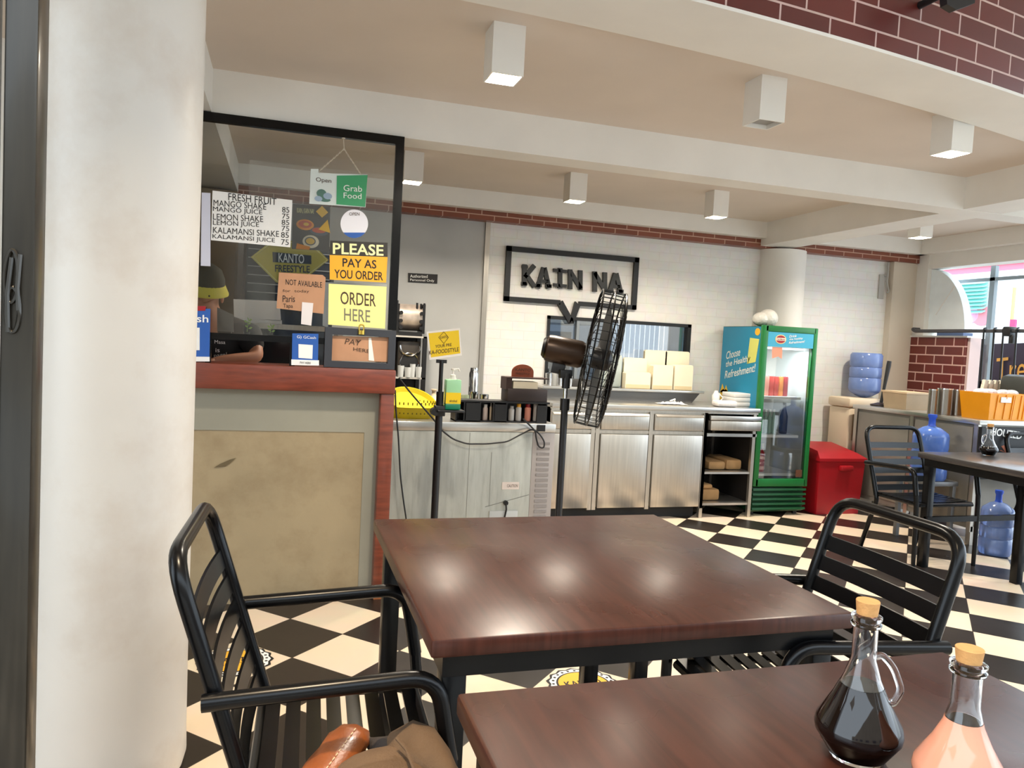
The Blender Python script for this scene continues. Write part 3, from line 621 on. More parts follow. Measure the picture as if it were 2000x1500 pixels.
rings = [(bagp+Vector((.02+.02*k, -.10-.0*k, .035)), Vector((.10-.01*abs(k-1), 0, 0)), Vector((0, .0, .034))) for k in (0,)]
mb = MB().sphere(bagp+Vector((.07, -.15, .055)), 1, 20, 12, 0, (.13, .12, .052)); mb.build('bag_body', CANVAS, t)
rings = [(PZ(722, 1440, .515)+Vector((0, -.0, -.01)), Vector((.01, 0, 0)), Vector((0, 0, .01))), (PZ(745, 1432, .535)+Vector((0, -.02, -.02)), Vector((.02, .02, 0)), Vector((0, 0, .022))), (PZ(775, 1450, .54)+Vector((0, -.03, -.02)), Vector((.025, .03, 0)), Vector((0, 0, .026))), (PZ(790, 1490, .53)+Vector((0, -.04, -.02)), Vector((.025, .03, 0)), Vector((0, 0, .026)))]
blob(rings, 16).build('dark_lining', CHARC, t, angle=60)
mb = MB().tube(quad([(775, 1442), (795, 1465), (808, 1500), (815, 1540)], PZ, .578), .0035, 6); mb.build('piping', CANVAS, t)

# ------------------------------------------------------------------ corked glass bottles
def cruet(name, label, base, H, R, neck, liquid, lvl, handle, k=1.0, rot=0.0):
    x, y, z = base; t = thing(name, label, 'bottle', base, 0)
    out = [(0.0, 0), (R*.62, 0), (R*.66, .004), (R*.98, H*.16), (R, H*.20), (R*.96, H*.25), (R*.62, H*.42), (R*.42, H*.55), (neck*1.02, H*.68), (neck, H*.82), (neck, H*.90)]
    prof = out+[(neck*1.22, H*.905), (neck*1.28, H*.925), (neck*1.1, H*.94), (neck*1.25, H*.955), (neck*1.28, H*.975), (neck*1.1, H*.985)]
    th = 0.0022
    inn = [(neck*.86, H*.985), (neck-th, H*.82), (neck*1.02-th, H*.68), (R*.42-th, H*.55), (R*.62-th, H*.42), (R*.96-th, H*.25), (R-th, H*.20), (R*.98-th, H*.16), (R*.64-th, .007), (0.0, .006)]
    MB().lathe(prof+inn, base, 40, cap=False).build('glass', GLASS, t, angle=50)
    # liquid fills the inside up to lvl
    ip = [(0.0005, .0055), (R*.60, .0056)]+[(r+.0004, zz) for r, zz in out if .004 < zz <= H*lvl]; r1 = R
    for (ra, za), (rb, zb) in zip(out[:-1], out[1:]):
        if za <= H*lvl < zb: r1 = ra+(rb-ra)*(H*lvl-za)/(zb-za)
    ip += [(r1+.0004, H*lvl), (r1-th, H*lvl), (0.0005, H*lvl-.0004)]
    MB().lathe(ip, base, 36, cap=True).build('liquid', liquid, t, angle=50)
    MB().lathe([(neck*.80, H*.90), (neck*.86, H*.985), (neck*.98, H*1.075), (neck*.94, H*1.08)], base, 24).build('cork', CORK, t)
    if handle:
        ca, sa = math.cos(rot), math.sin(rot)
        pts = [(x+ca*rr, y+sa*rr, z+zz) for rr, zz in [(neck*.95, H*.70), (neck*1.5, H*.715), (neck*2.5, H*.64), (R*.82+.006, H*.48), (R*.74, H*.385), (R*.66, H*.40)]]
        MB().tube(fillet(pts, .012, 5), .0052, 10).build('handle', GLASS, t, angle=60)
    return t
b1 = PZ(1672, 1476, .75)
cruet('corked_bottle', 'corked glass bottle of dark sauce with a glass handle', (b1.x, b1.y, .7505), .212, .0595, .0165, SOY, .50, True, rot=math.radians(-25))
b2 = Vector((0.868, 0.748, .7505))
cruet('corked_bottle', 'corked glass bottle of pink vinegar without a visible handle', b2, .190, .056, .0175, PINKL, .58, False)
b3 = PZ(1930, 889, .75)
cruet('sauce_jug', 'small glass sauce jug standing on the dark glossy table', (b3.x, b3.y, .7505), .19, .055, .02, SOY, .30, True, rot=math.radians(170))

# floor emblems printed on two white tiles
def emblem(u, v, label):
    c = Vector(((u-v)/2**.5, (u+v)/2**.5, 0.0012)); eu = Vector((1, 1, 0))/2**.5; ev = Vector((-1, 1, 0))/2**.5
    t = thing('floor_emblem', label, 'emblem', c, 0, 'yellow emblems on the floor tiles')
    n = 64
    ring = MB().prism([c+(eu*math.cos(2*math.pi*i/n)+ev*math.sin(2*math.pi*i/n))*(.142+.006*math.cos(16*2*math.pi*i/n)) for i in range(n)], (0, 0, .0006)); ring.build('ring', INK, t)
    MB().prism([c+Vector((0, 0, .0008))+(eu*math.cos(2*math.pi*i/n)+ev*math.sin(2*math.pi*i/n))*(.132+.004*math.cos(16*2*math.pi*i/n)) for i in range(n)], (0, 0, .0006)).build('ring_ground', PAPER, t)
    MB().prism([c+Vector((0, 0, .0016))+(eu*math.cos(2*math.pi*i/n)+ev*math.sin(2*math.pi*i/n))*.108 for i in range(n)], (0, 0, .0006)).build('disc_border', INK, t)
    mb = MB().prism([c+Vector((0, 0, .0024))+(eu*math.cos(2*math.pi*i/n)+ev*math.sin(2*math.pi*i/n))*.100 for i in range(n)], (0, 0, .0006)); mb.build('disc', mat('emblem_amber', (244, 180, 48), 0.4), t)
    mb = MB(); ex = Vector((1, 0, 0)); ey = Vector((0, 1, 0)); o = c+Vector((0, 0, .0032))
    text_on(mb, 'KANTO', o-ex*.075-ey*.015, o+ex*.075-ey*.015, o-ex*.075+ey*.03, (0, 0, 0), .02); text_on(mb, 'FREESTYLE', o-ex*.065-ey*.045, o+ex*.065-ey*.045, o-ex*.065-ey*.022, (0, 0, 0), .02)
    mb.build('lettering', INK, t)
    mb = MB()
    for i in range(26):
        a = 2*math.pi*i/26; p = c+(eu*math.cos(a)+ev*math.sin(a))*.120+Vector((0, 0, .0016)); mb.prism(ellipse(p, eu*.006, ev*.006, 8), (0, 0, .0006))
    mb.build('ring_marks', INK, t)
emblem(2.57-1.5*.306, 2.155+.5*.311, 'amber and black round emblem on the floor behind the bag chair')
emblem(2.57+.5*.306, 2.155-3.5*.311, 'amber and black round emblem on the floor under the square table')

# ------------------------------------------------------------------ chest freezer with a steel top
FY = 4.85; FT = 0.786
t = thing('chest_freezer', 'pale grey chest freezer with a steel edged top and side vent', 'freezer', (1.15, 5.15, 0))
MB().box(0.50, 1.64, FY, 5.45, 0.04, FT-.06, .004).build('cabinet', GREYMETAL, t)
MB().box(0.49, 1.80, FY-.012, 5.46, FT-.06, FT, .006).build('steel_top', STEELW, t)
mb = MB().box(1.64, 1.80, FY, 5.45, 0.04, FT-.06, .004); mb.build('vent_panel', GREYVENT, t)
mb = MB()
for k in range(16): mb.box(1.675, 1.765, FY-.005, FY+.002, .10+k*.036, .118+k*.036)
mb.build('vent_louver', mat('vent_louver_grey', (150, 145, 144), 0.5), t)
MB().box(0.5, 1.8, FY+.02, 5.4, 0, 0.04).build('plinth', BLACKM, t)
mb = MB().box(1.20, 1.203, FY-.0015, FY+.001, .06, FT-.07).box(1.355, 1.358, FY-.0015, FY+.001, .22, FT-.2).prism([(1.33, FY-.0012, .215), (1.33, FY-.0012, .22), (1.635, FY-.0012, .30), (1.635, FY-.0012, .295)], (0, .002, 0))
mb.build('panel_seam', mat('seam_grey', (130, 132, 126), 0.5), t)
MB().box(1.44, 1.56, FY-.003, FY+.001, .335, .385).build('rating_label', mat('pinkish_label', (226, 214, 206), 0.5), t)
text_on(MB(), 'CAUTION', (1.475, FY-.003, .35), (1.55, FY-.003, .35), (1.475, FY-.003, .37), (0, -.001, 0)).build('lettering', INKB, t)
mb = MB().box(1.36, 1.56, FY-.008, FY, .04, .19, .003); mb.build('outlet_cover', mat('outlet_grey', (190, 194, 194), 0.5), t)
mb = MB().cyl((1.47, FY-.02, .245), (1.47, FY, .245), .016).tube([(1.47, FY-.018, .24), (1.475, FY-.016, .2), (1.46, FY-.016, .12), (1.45, FY-.02, .03)], .006, 8); mb.build('plug_cord', BLACKP, t)
MB().box(1.665, 1.72, FY-.02, FY-.01, FT-.052, FT-.008).build('clip', BLACKP, t)

# power cable looped along the freezer front
c1 = quad([(779, 738), (800, 765), (830, 800), (846, 818)], PY, FY-.10)
cab = [Vector((0.70, FY-.05, 1.10))]+[Vector((p.x, FY-.05, p.z)) for p in c1]
pts = quad([(846, 818), (862, 840), (885, 858), (912, 867), (950, 867), (990, 863), (1018, 848), (1036, 839), (1046, 840), (1056, 850), (1064, 864), (1062, 876), (1052, 873), (1047, 855), (1046, 842), (1034, 830), (1022, 818)], PY, FY-.05)
sm = fillet(quad([(779, 738), (800, 765), (830, 800)], PY, FY-.05)+pts, .03, 4)
single('power_cable', MB().tube(sm, .0055, 8), BLACKP, 'thick black cable draped and knotted along the freezer front', 'cable')
sm = fillet(quad([(772, 762), (773, 800), (778, 850), (782, 930), (789, 985), (793, 1010), (796, 1040)], PY, 4.70)+[Vector((.80, 4.70, .05)), Vector((.84, 4.72, .006)), Vector((1.0, 4.76, .006))], .05, 4)
single('power_cable', MB().tube(sm, .005, 8), BLACKP, 'thin black cable hanging straight down beside the mahogany stile', 'cable')

# things on the freezer top
def onF(px, y): d = ray(px, 800); return (d.x/d.y*y)
t = thing('plastic_basket', 'yellow slotted plastic basket on the freezer top', 'basket', (0.82, 5.1, FT))
bx, by = 0.845, 5.08; mb = MB(); n = 36; vs = []; fs = []
for (rx, ry, z) in ((.155, .11, 0), (.175, .125, .07), (.19, .135, .075), (.17, .12, .072), (.15, .105, .006)):
    for j in range(n): a = 2*math.pi*j/n; vs.append((bx+rx*math.cos(a), by+ry*math.sin(a), FT+z))
for i in range(4):
    for j in range(n): fs.append((i*n+j, i*n+(j+1) % n, (i+1)*n+(j+1) % n, (i+1)*n+j))
fs += [tuple(range(n)), tuple(4*n+j for j in range(n))]; mb.add(vs, fs).build('bowl', YELLOW, t)
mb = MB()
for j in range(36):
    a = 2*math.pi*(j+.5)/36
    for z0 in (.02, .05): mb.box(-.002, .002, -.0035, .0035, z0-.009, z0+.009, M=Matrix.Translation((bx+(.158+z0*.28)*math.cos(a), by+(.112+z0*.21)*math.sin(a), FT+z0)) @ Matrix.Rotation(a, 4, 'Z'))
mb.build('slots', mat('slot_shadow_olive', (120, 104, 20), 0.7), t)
M_ = Matrix.Translation((bx+.01, by+.06, FT+.085)) @ Matrix.Rotation(math.radians(28), 4, 'X') @ Matrix.Rotation(math.radians(8), 4, 'Y')
mb = MB().lathe([(.0, 0), (.15, .0), (.165, .03), (.17, .03), (.155, -.004), (0, -.004)], (0, 0, 0), 32, cap=False)
single('plastic_colander', mb.xf(M_), mat('yellow_green_plastic', (206, 190, 40), 0.45), 'shallow yellow green colander leaning in the slotted basket', 'colander')
single('cream_jar', MB().lathe([(.04, 0), (.042, .01), (.042, .10), (.02, .13), (.014, .15), (.014, .165), (.022, .17), (.022, .178)], (onF(846, 5.34), 5.34, FT), 20), CREAMP, 'cream pump jar behind the yellow basket', 'jar')
for k, (px, y, h, r, M, lab) in enumerate([(907, 5.25, .15, .03, mat('pale_green_glass', (176, 190, 160), 0.15), 'pale green glass jar on the freezer top, behind the sanitiser'), (924, 5.32, .17, .035, CHROME, 'tall steel cup on the freezer top, left of two'), (944, 5.3, .155, .035, CHROME, 'tall steel cup on the freezer top, right of two')]):
    single('cup', MB().lathe([(r*.9, 0), (r, h), (r*.93, h), (r*.84, .006), (0, .006)], (onF(px, y), y, FT), 20, cap=False), M, lab, 'cup')
for px, dz in ((914, .165), (930, .185), (948, .17)):
    pass
single('steel_flask', MB().lathe([(.036, 0), (.036, .30), (.03, .315), (.028, .34), (.0, .345)], (onF(923, 5.4), 5.41, FT), 22), CHROME, 'tall chrome flask standing behind the cups', 'flask')
single('cutlery_tin', MB().box(onF(953, 5.18)-.0, onF(985, 5.18), 5.13, 5.23, FT, FT+.125, .004), mat('tin', (196, 190, 180), 0.3, metal=0.5), 'pale square tin behind the black condiment rack', 'tin')
t = thing('condiment_rack', 'long black condiment rack along the freezer front edge', 'rack', (1.35, 4.93, FT))
x0, x1 = onF(888, 4.9), onF(1066, 4.9)
mb = MB().box(x0, x1, 4.87, 5.02, FT, FT+.008).box(x0, x1, 5.01, 5.02, FT, FT+.135).box(x0, x0+.008, 4.87, 5.02, FT, FT+.13).box(x1-.008, x1, 4.87, 5.02, FT, FT+.13)
mb.box(onF(908, 4.9), onF(935, 4.9), 4.87, 4.88, FT, FT+.125).box(onF(964, 4.9), onF(986, 4.9), 4.87, 4.88, FT, FT+.12).box(onF(1046, 4.9), onF(1064, 4.9), 4.865, 4.88, FT, FT+.12).box(x0-.01, x1+.02, 4.88, 5.03, FT+.13, FT+.142)
for px in (905, 936, 962, 987): mb.box(onF(px, 4.9)-.004, onF(px, 4.9)+.004, 4.87, 5.02, FT, FT+.13)
mb.build('rack_frame', BLACKP, t)
def spice(px, h, r, bodyM, lidM, lab, y=4.93):
    s_ = thing('condiment_bottle', lab, 'bottle', (onF(px, y), y, FT+.009), 0, 'condiment bottles in the black rack')
    c = (onF(px, y), y, FT+.009); MB().lathe([(r*.95, 0), (r, .006), (r, h*.75), (r*.7, h*.82), (0, h*.82)], c, 16).build('bottle_body', bodyM, s_)
    MB().lathe([(r*.75, h*.80), (r*.72, h), (0, h)], c, 14).build('cap', lidM, s_)
clr = mat('cloudy_glass', (200, 196, 190), 0.2)
spice(948, .105, .017, mat('pinkish_plastic', (222, 204, 196), 0.4), WHITEP, 'pinkish white bottle at the middle of the black rack, first of a pair')
spice(961, .115, .017, CREAMP, WHITEP, 'cream bottle at the middle of the black rack, second of a pair')
spice(999, .10, .020, clr, mat('grey_lid', (150, 146, 140), 0.4), 'clear spice bottle with a grey lid in the black rack')
spice(1013, .115, .020, clr, ORANGES, 'clear spice bottle with an orange lid in the black rack')
spice(1031, .115, .022, mat('salmon_spice', (226, 150, 130), 0.4), RED, 'salmon coloured spice bottle with a red lid')
spice(1046, .15, .016, clr, WHITEP, 'tall slim clear bottle with a white cap beside the red lid')
t = thing('napkin_caddy', 'dark brown caddy box on top of the black condiment rack', 'caddy', (onF(1025, 4.96), 4.96, FT+.142))
xa, xb = onF(985, 4.95), onF(1062, 4.95); z0 = FT+.142
mb = MB().box(xa, xb, 4.89, 5.05, z0, z0+.085, .003); mb.build('caddy_body', mat('dark_brown_plastic', (48, 36, 34), 0.5), t)
MB().box(xa-.01, xa+.03, 4.9, 5.04, z0+.08, z0+.16).build('caddy_post', mat('dark_brown_wood', (58, 36, 30), 0.5), t)
MB().box(xa-.005, xb+.01, 4.895, 5.05, z0+.155, z0+.163).build('caddy_lid', mat('dark_brown_wood', (58, 36, 30), 0.5), t)
MB().box(xa+.04, xb-.07, 4.90, 5.03, z0+.088, z0+.135).build('napkin', CARTON, t)
t = thing('arched_plaque', 'small arched brown wooden plaque on the napkin caddy', 'plaque', (onF(1017, 4.97), 4.97, z0+.163))
cx = onF(1017, 4.97); ztop = z0+.164
MB().prism([(cx-.078, 4.965, ztop), (cx+.078, 4.965, ztop), (cx+.078, 4.965, ztop+.035)]+[(cx+.078*math.cos(a), 4.965, ztop+.035+.052*math.sin(a)) for a in [math.pi*i/16 for i in range(17)]]+[(cx-.078, 4.965, ztop+.035)], (0, .012, 0)).build('board', mat('red_brown_wood', (150, 74, 42), 0.5, var=0.2), t)
mb = text_on(MB(), 'KANTO', (cx-.055, 4.964, ztop+.04), (cx+.055, 4.964, ztop+.04), (cx-.055, 4.964, ztop+.06), (0, -.001, 0)); text_on(mb, 'FREESTYLE', (cx-.05, 4.964, ztop+.015), (cx+.05, 4.964, ztop+.015), (cx-.05, 4.964, ztop+.03), (0, -.001, 0)); mb.build('lettering', INKB, t)

# ------------------------------------------------------------------ sanitiser stand with its yellow notice
SYY = 4.3; px_ = PY(858, 800, SYY).x
t = thing('sanitizer_stand', 'black floor stand with a small shelf and yellow notice', 'stand', (px_, SYY, 0))
mb = MB().cyl((px_, SYY, .02), (px_, SYY, 1.02), .021).cyl((px_, SYY, 1.0), (px_, SYY, 1.20), .012).box(px_-.03, px_+.03, SYY-.006, SYY+.012, 1.185, 1.205)
mb.build('pole', BLACKP, t)
MB().lathe([(.17, 0), (.17, .012), (.15, .02), (.02, .03), (0, .03)], (px_, SYY, 0), 32).build('base', BLACKP, t)
MB().box(px_-.02, px_+.14, SYY-.06, SYY+.06, .905, .918, .003).box(px_-.03, px_+.03, SYY-.03, SYY+.03, .88, .94, .004).build('shelf', BLACKP, t)
MB().cyl((px_-.03, SYY-.035, .905), (px_-.03, SYY+.02, .905), .022).build('knob', BLACKP, t)
q = quad([(833, 648), (898, 641), (902, 694), (839, 703)], PY, SYY-.012)
nb = MB().prism(q, (0, .004, 0)); nb.build('notice', PAPER, t)
q2 = quad([(837, 651), (896, 645), (899, 690), (842, 698)], PY, SYY-.013); MB().prism(q2, (0, .001, 0)).build('notice_face', YELLOWS, t)
mb = MB(); L_ = lambda b, ll, lr, ul: text_on(mb, b, PY(*ll, SYY-.0135), PY(*lr, SYY-.0135), PY(*ul, SYY-.0135), (0, -.001, 0), .01)
L_('YOUR PRE', (850, 680), (882, 676), (850, 674)); L_('KA-FOODSTYLE', (838, 693), (896, 686), (838, 685))
mb.tube(quad([(857, 659), (867, 648), (876, 659), (867, 671)], PY, SYY-.0142), .0018, 5, True); L_('KANTO', (860, 662), (874, 660), (860, 657)); mb.build('lettering', INKB, t)
bx_ = px_+.072; t = thing('sanitizer_bottle', 'pump bottle of green sanitiser with a yellow label', 'bottle', (bx_, SYY-.005, .918))
w_ = .045; z0 = .919
def rbox(x0, x1, y0, y1, z0, z1, b): return MB().box(x0, x1, y0, y1, z0, z1, b)
rbox(bx_-w_, bx_+w_, SYY-.035, SYY+.03, z0+.03, z0+.175, .008).build('bottle_body', SANIG, t)
rbox(bx_-w_, bx_+w_, SYY-.035, SYY+.03, z0, z0+.034, .006).build('lower_gel', SANID, t)
rbox(bx_-w_*.98, bx_+w_*.98, SYY-.0365, SYY-.033, z0+.036, z0+.10, 0).build('label', YELLOWS, t)
text_on(MB(), 'alcohol', (bx_-.022, SYY-.0366, z0+.045), (bx_+.022, SYY-.0366, z0+.045), (bx_-.022, SYY-.0366, z0+.06), (0, -.001, 0), .01).build('lettering', INK, t)
mb = MB().lathe([(.02, z0+.17), (.022, z0+.175), (.016, z0+.19), (.016, z0+.20), (.005, z0+.205), (.005, z0+.225), (.012, z0+.228), (.012, z0+.238), (0, z0+.238)], (bx_, SYY, 0), 18).tube([(bx_, SYY, z0+.232), (bx_+.03, SYY-.01, z0+.236), (bx_+.034, SYY-.012, z0+.222)], .005, 8)
mb.build('pump', WHITEP, t)

# ------------------------------------------------------------------ pedestal fan
FNY = 4.2; pc = Vector((PY(1098, 880, FNY).x, FNY, 0))
t = thing('pedestal_fan', 'large black pedestal fan turned sideways with a wire cage', 'fan', pc)
hub = Vector((1.805, FNY-.03, 1.255))
MB().lathe([(.24, 0), (.24, .02), (.2, .035), (.05, .06), (.03, .07), (0, .07)], pc, 36).build('base', BLACKP, t)
MB().cyl(pc+Vector((0, 0, .05)), pc+Vector((0, 0, 1.0)), .021).build('pole', BLACKP, t)
MB().cyl(pc+Vector((0, 0, .98)), pc+Vector((0, 0, 1.10)), .013).build('inner_pole', CHROME, t)
MB().cyl(pc+Vector((0, 0, .94)), pc+Vector((0, 0, 1.01)), .028).build('collar', BLACKP, t)
mb = MB().cyl(pc+Vector((0, 0, 1.07)), pc+Vector((0, 0, 1.16)), .024).box(pc.x-.045, pc.x+.03, FNY-.02, FNY+.02, 1.13, 1.18, .004); mb.build('collar', BLACKP, t)
# head: local frame, axis = +X, origin at hub
HM = Matrix.Translation(hub) @ Matrix.Rotation(math.radians(-20), 4, 'Z') @ Matrix.Rotation(math.radians(9), 4, 'Y')
R0 = .405; D0 = .085
mb = MB()
for xx, rr in ((-D0*.80, R0), (D0*.80, R0), (0, R0*1.0)): mb.tube([(xx, rr*math.cos(a), rr*math.sin(a)) for a in [2*math.pi*i/48 for i in range(48)]], .0055, 6, True)
for xx, rr in ((-D0*1.0, R0*.66), (D0*1.0, R0*.66), (-D0*1.03, R0*.34), (D0*1.03, R0*.34)): mb.tube([(xx, rr*math.cos(a), rr*math.sin(a)) for a in [2*math.pi*i/40 for i in range(40)]], .003, 5, True)
for s_ in (-1, 1):
    for k in range(48):
        a = 2*math.pi*k/48; tw = .28*s_
        P = [(s_*D0*xx, rr*R0*math.cos(a+tw*(1-rr)), rr*R0*math.sin(a+tw*(1-rr))) for xx, rr in ((.0, 1.0), (.80, .995), (.92, .93), (1.0, .66), (1.03, .34), (1.03, .16))]
        mb.tube(P, .0025, 4)
mb.xf(HM).build('cage', BLACK, t)
mb = MB().lathe([(0, -.05), (.06, -.05), (.065, -.03), (.065, .05), (.04, .07), (0, .07)], (0, 0, 0), 24).xf(Matrix.Rotation(math.radians(90), 4, 'Y'))
mb.tube(ellipse((D0*1.05, 0, 0), (0, .07, 0), (0, 0, .07), 24), .004, 5, True)
for k in range(3):
    a0 = 2*math.pi*k/3+.35; vs = []; fs = []; nn = 7
    for i in range(nn+1):
        r_ = .05+(.365-.05)*i/nn; wd = .075+.075*math.sin(math.pi*min(1, i/nn*.95)); pit = math.radians(32-12*i/nn)
        for s_ in (-1, 1):
            for th in (-.002, .002):
                off = s_*wd; ca, sa = math.cos(a0), math.sin(a0); ty = off*math.cos(pit); tx = off*math.sin(pit)+th
                vs.append((tx*.42, r_*ca-ty*sa, r_*sa+ty*ca))
    for i in range(nn):
        a = i*4; b = a+4
        for j0, j1 in ((0, 1), (1, 3), (3, 2), (2, 0)): fs.append((a+j0, a+j1, b+j1, b+j0))
    fs += [(0, 1, 3, 2), (nn*4+2, nn*4+3, nn*4+1, nn*4)]; mb.add(vs, fs)
mb.xf(HM).build('blades', mat('black_fan_blade', (14, 13, 14), 0.45), t)
mb = MB().lathe([(0, -.335), (.06, -.335), (.078, -.32), (.082, -.29), (.082, -.12), (.072, -.10), (0, -.10)], (0, 0, 0), 30).xf(HM @ Matrix.Rotation(math.radians(90), 4, 'Y')); mb.build('motor', BROWNMET, t)
mb = MB().lathe([(0, -.35), (.05, -.35), (.068, -.333), (.0, -.33)], (0, 0, 0), 24).xf(HM @ Matrix.Rotation(math.radians(90), 4, 'Y')); mb.box(-.27, -.19, -.02, .02, -.14, -.07, .004, M=HM); mb.build('motor_bracket', BLACKP, t)

# ------------------------------------------------------------------ rack behind the freezer
RY = 5.62; rx0, rx1 = .70, PY(833, 700, RY).x
t = thing('shelf_rack', 'black wire shelving rack against the grey wall panel', 'rack', ((rx0+rx1)/2, RY+.12, 0))
zs = [.30, .64, PY(800, 737, RY).z, PY(800, 656, RY).z]
for z in zs: MB().box(rx0, rx1, RY, RY+.30, z-.012, z).build('shelf', mat('pale_shelf', (190, 186, 178), 0.4), t)
for x, y in ((rx0, RY), (rx1-.03, RY), (rx0, RY+.27), (rx1-.03, RY+.27)): MB().box(x, x+.03, y, y+.03, 0, zs[-1]).build('post', BLACKP, t)
MB().box(rx0, rx1, RY+.285, RY+.3, .3, zs[-1]).build('back_panel', BLACKM, t)
zt = zs[3]
t = thing('coffee_grinder', 'steel and black kitchen machine on top of the shelving rack', 'machine', (PY(803, 650, RY).x, RY+.14, zt))
xa, xb = PY(776, 620, RY).x, PY(832, 620, RY).x
MB().box(xa+.02, xb-.02, RY+.02, RY+.25, zt, zt+.03).build('machine_base', BLACKP, t)
mb = MB().cyl((xa+.015, RY+.13, zt+.14), (xb-.015, RY+.13, zt+.14), .10, n=28); mb.build('drum', mat('stained_steel', (206, 192, 180), 0.35, metal=0.5, var=0.35, vscale=14), t)
MB().box(xa, xa+.02, RY+.03, RY+.24, zt+.02, zt+.235).build('end_plate', BLACKP, t); MB().box(xb-.02, xb, RY+.03, RY+.24, zt+.02, zt+.24).build('end_plate', BLACKP, t)
mb = MB()
for kx, kz in ((xa+.005, .26), (xb-.06, .25), (xb-.03, .245), (xb-.005, .25)): mb.cyl((kx, RY+.06, zt+.20), (kx, RY+.06, zt+kz), .008)
for kz in (.06, .11, .17): mb.cyl((xb-.03, RY+.01, zt+kz), (xb-.03, RY+.04, zt+kz), .014); mb.cyl((xa+.03, RY+.01, zt+kz), (xa+.03, RY+.04, zt+kz), .014)
mb.build('knob', BLACKP, t)
zt = zs[2]
t = thing('mixer', 'dark appliance with two chrome rings on the middle rack shelf', 'mixer', (PY(803, 690, RY).x, RY+.14, zt))
xa, xb = PY(779, 700, RY).x, PY(818, 700, RY).x; xc = (xa+xb)/2+.01
MB().box(xa, xb+.02, RY+.04, RY+.26, zt, zt+.27, .01).build('mixer_body', mat('dark_appliance', (58, 52, 46), 0.3), t)
mb = MB().tube([(xc+.075*math.cos(a), RY+.03, zt+.235+.075*math.sin(a)) for a in [math.pi+math.pi*i/16 for i in range(17)]], .007, 8).tube(ellipse((xc, RY+.03, zt+.11), (.07, 0, 0), (0, 0, .07), 28), .005, 8, True); mb.build('ring', CHROME, t)
MB().cyl((xc, RY+.032, zt+.11), (xc, RY+.05, zt+.11), .066).build('mixer_door', BLACKM, t)
for k, (px, h, r) in enumerate([(783, .085, .026), (797, .075, .028), (806, .10, .022), (818, .08, .026)]):
    x = PY(px, 730, RY-.0).x; single('glass_cup', MB().lathe([(r*.8, 0), (r, h), (r*.92, h), (r*.72, .006), (0, .006)], (x, RY+.015, zt), 16, cap=False), mat('hazy_glass', (206, 208, 206), 0.12), ['short', 'squat', 'tallest', 'rightmost'][k]+' hazy glass cup of four along the middle rack shelf', 'cup', group='glass cups on the rack shelf')
zt = zs[1]
t = thing('espresso_machine', 'grey steel machine on the lower rack shelf above the freezer', 'machine', (PY(800, 780, RY).x, RY+.14, zt))
MB().box(rx0+.05, rx1-.06, RY+.03, RY+.26, zt, zt+.26, .008).build('machine_body', mat('grey_appliance', (160, 158, 152), 0.35, metal=0.3), t)
MB().box(rx0+.05, rx1-.06, RY+.0, RY+.04, zt+.20, zt+.27, .006).build('machine_top', STEEL, t)
mb = MB().cyl((rx0+.14, RY-.015, zt+.27), (rx0+.14, RY+.02, zt+.27), .02).cyl((rx0+.24, RY-.015, zt+.22), (rx0+.24, RY+.02, zt+.22), .012); mb.build('dial', WHITEP, t)
# small notice on the grey wall
q = quad([(797, 533), (855, 536), (854, 554), (797, 551)], PY, 5.994); c = sum(q, Vector())/4
t = thing('wall_notice', 'small black authorized personnel notice on the grey wall', 'sign', (c.x, 5.994, min(p.z for p in q)))
MB().prism(q, (0, .004, 0)).build('plate', INK, t)
mb = text_on(MB(), 'Authorized', PY(801, 542, 5.993), PY(835, 543, 5.993), PY(801, 536, 5.993), (0, -.001, 0)); text_on(mb, 'Personnel Only', PY(801, 550, 5.993), PY(848, 552, 5.993), PY(801, 544, 5.993), (0, -.001, 0)); mb.build('lettering', INKW, t)

# ------------------------------------------------------------------ KAIN NA speech bubble sign
Y0 = 5.97
t = thing('speech_bubble_sign', 'black speech bubble wall sign with block capitals', 'sign', (2.3, Y0, 1.55))
sx0, sx1, sz0, sz1 = 1.712, 2.898, 1.663, 2.11; b_ = .042
tp = PY(1112, 628, 6.0); ta, tb = PY(1090, 592, 6.0).x, PY(1130, 595, 6.0).x
outer = [(sx0, sz0), (ta-.02, sz0), (tp.x-.012, tp.z-.02), (tp.x+.03, tp.z-.005), (tb+.005, sz0), (sx1, sz0), (sx1, sz1), (sx0, sz1)]
mb = MB().box(sx0, sx1, Y0, Y0+.03, sz1-b_, sz1).box(sx0, sx0+b_, Y0, Y0+.03, sz0, sz1).box(sx1-b_, sx1, Y0, Y0+.03, sz0, sz1).box(sx0, ta+.01, Y0, Y0+.03, sz0, sz0+b_*.9).box(tb-.005, sx1, Y0, Y0+.03, sz0, sz0+b_*.9)
pl = lambda P: [(x, Y0, z) for x, z in P]
mb.prism(pl([(ta-.01, sz0), (ta+.03, sz0+.036), (tp.x+.02, tp.z+.02), (tp.x-.01, tp.z-.02)]), (0, .03, 0)); mb.prism(pl([(tb+.005, sz0), (tb-.04, sz0+.036), (tp.x+.0, tp.z+.02), (tp.x+.03, tp.z-.015)]), (0, .03, 0)); mb.prism(pl([(tp.x-.012, tp.z-.02), (tp.x+.03, tp.z-.017), (tp.x+.02, tp.z+.03), (tp.x, tp.z+.03)]), (0, .03, 0))
mb.build('bubble_frame', BLACKP, t)
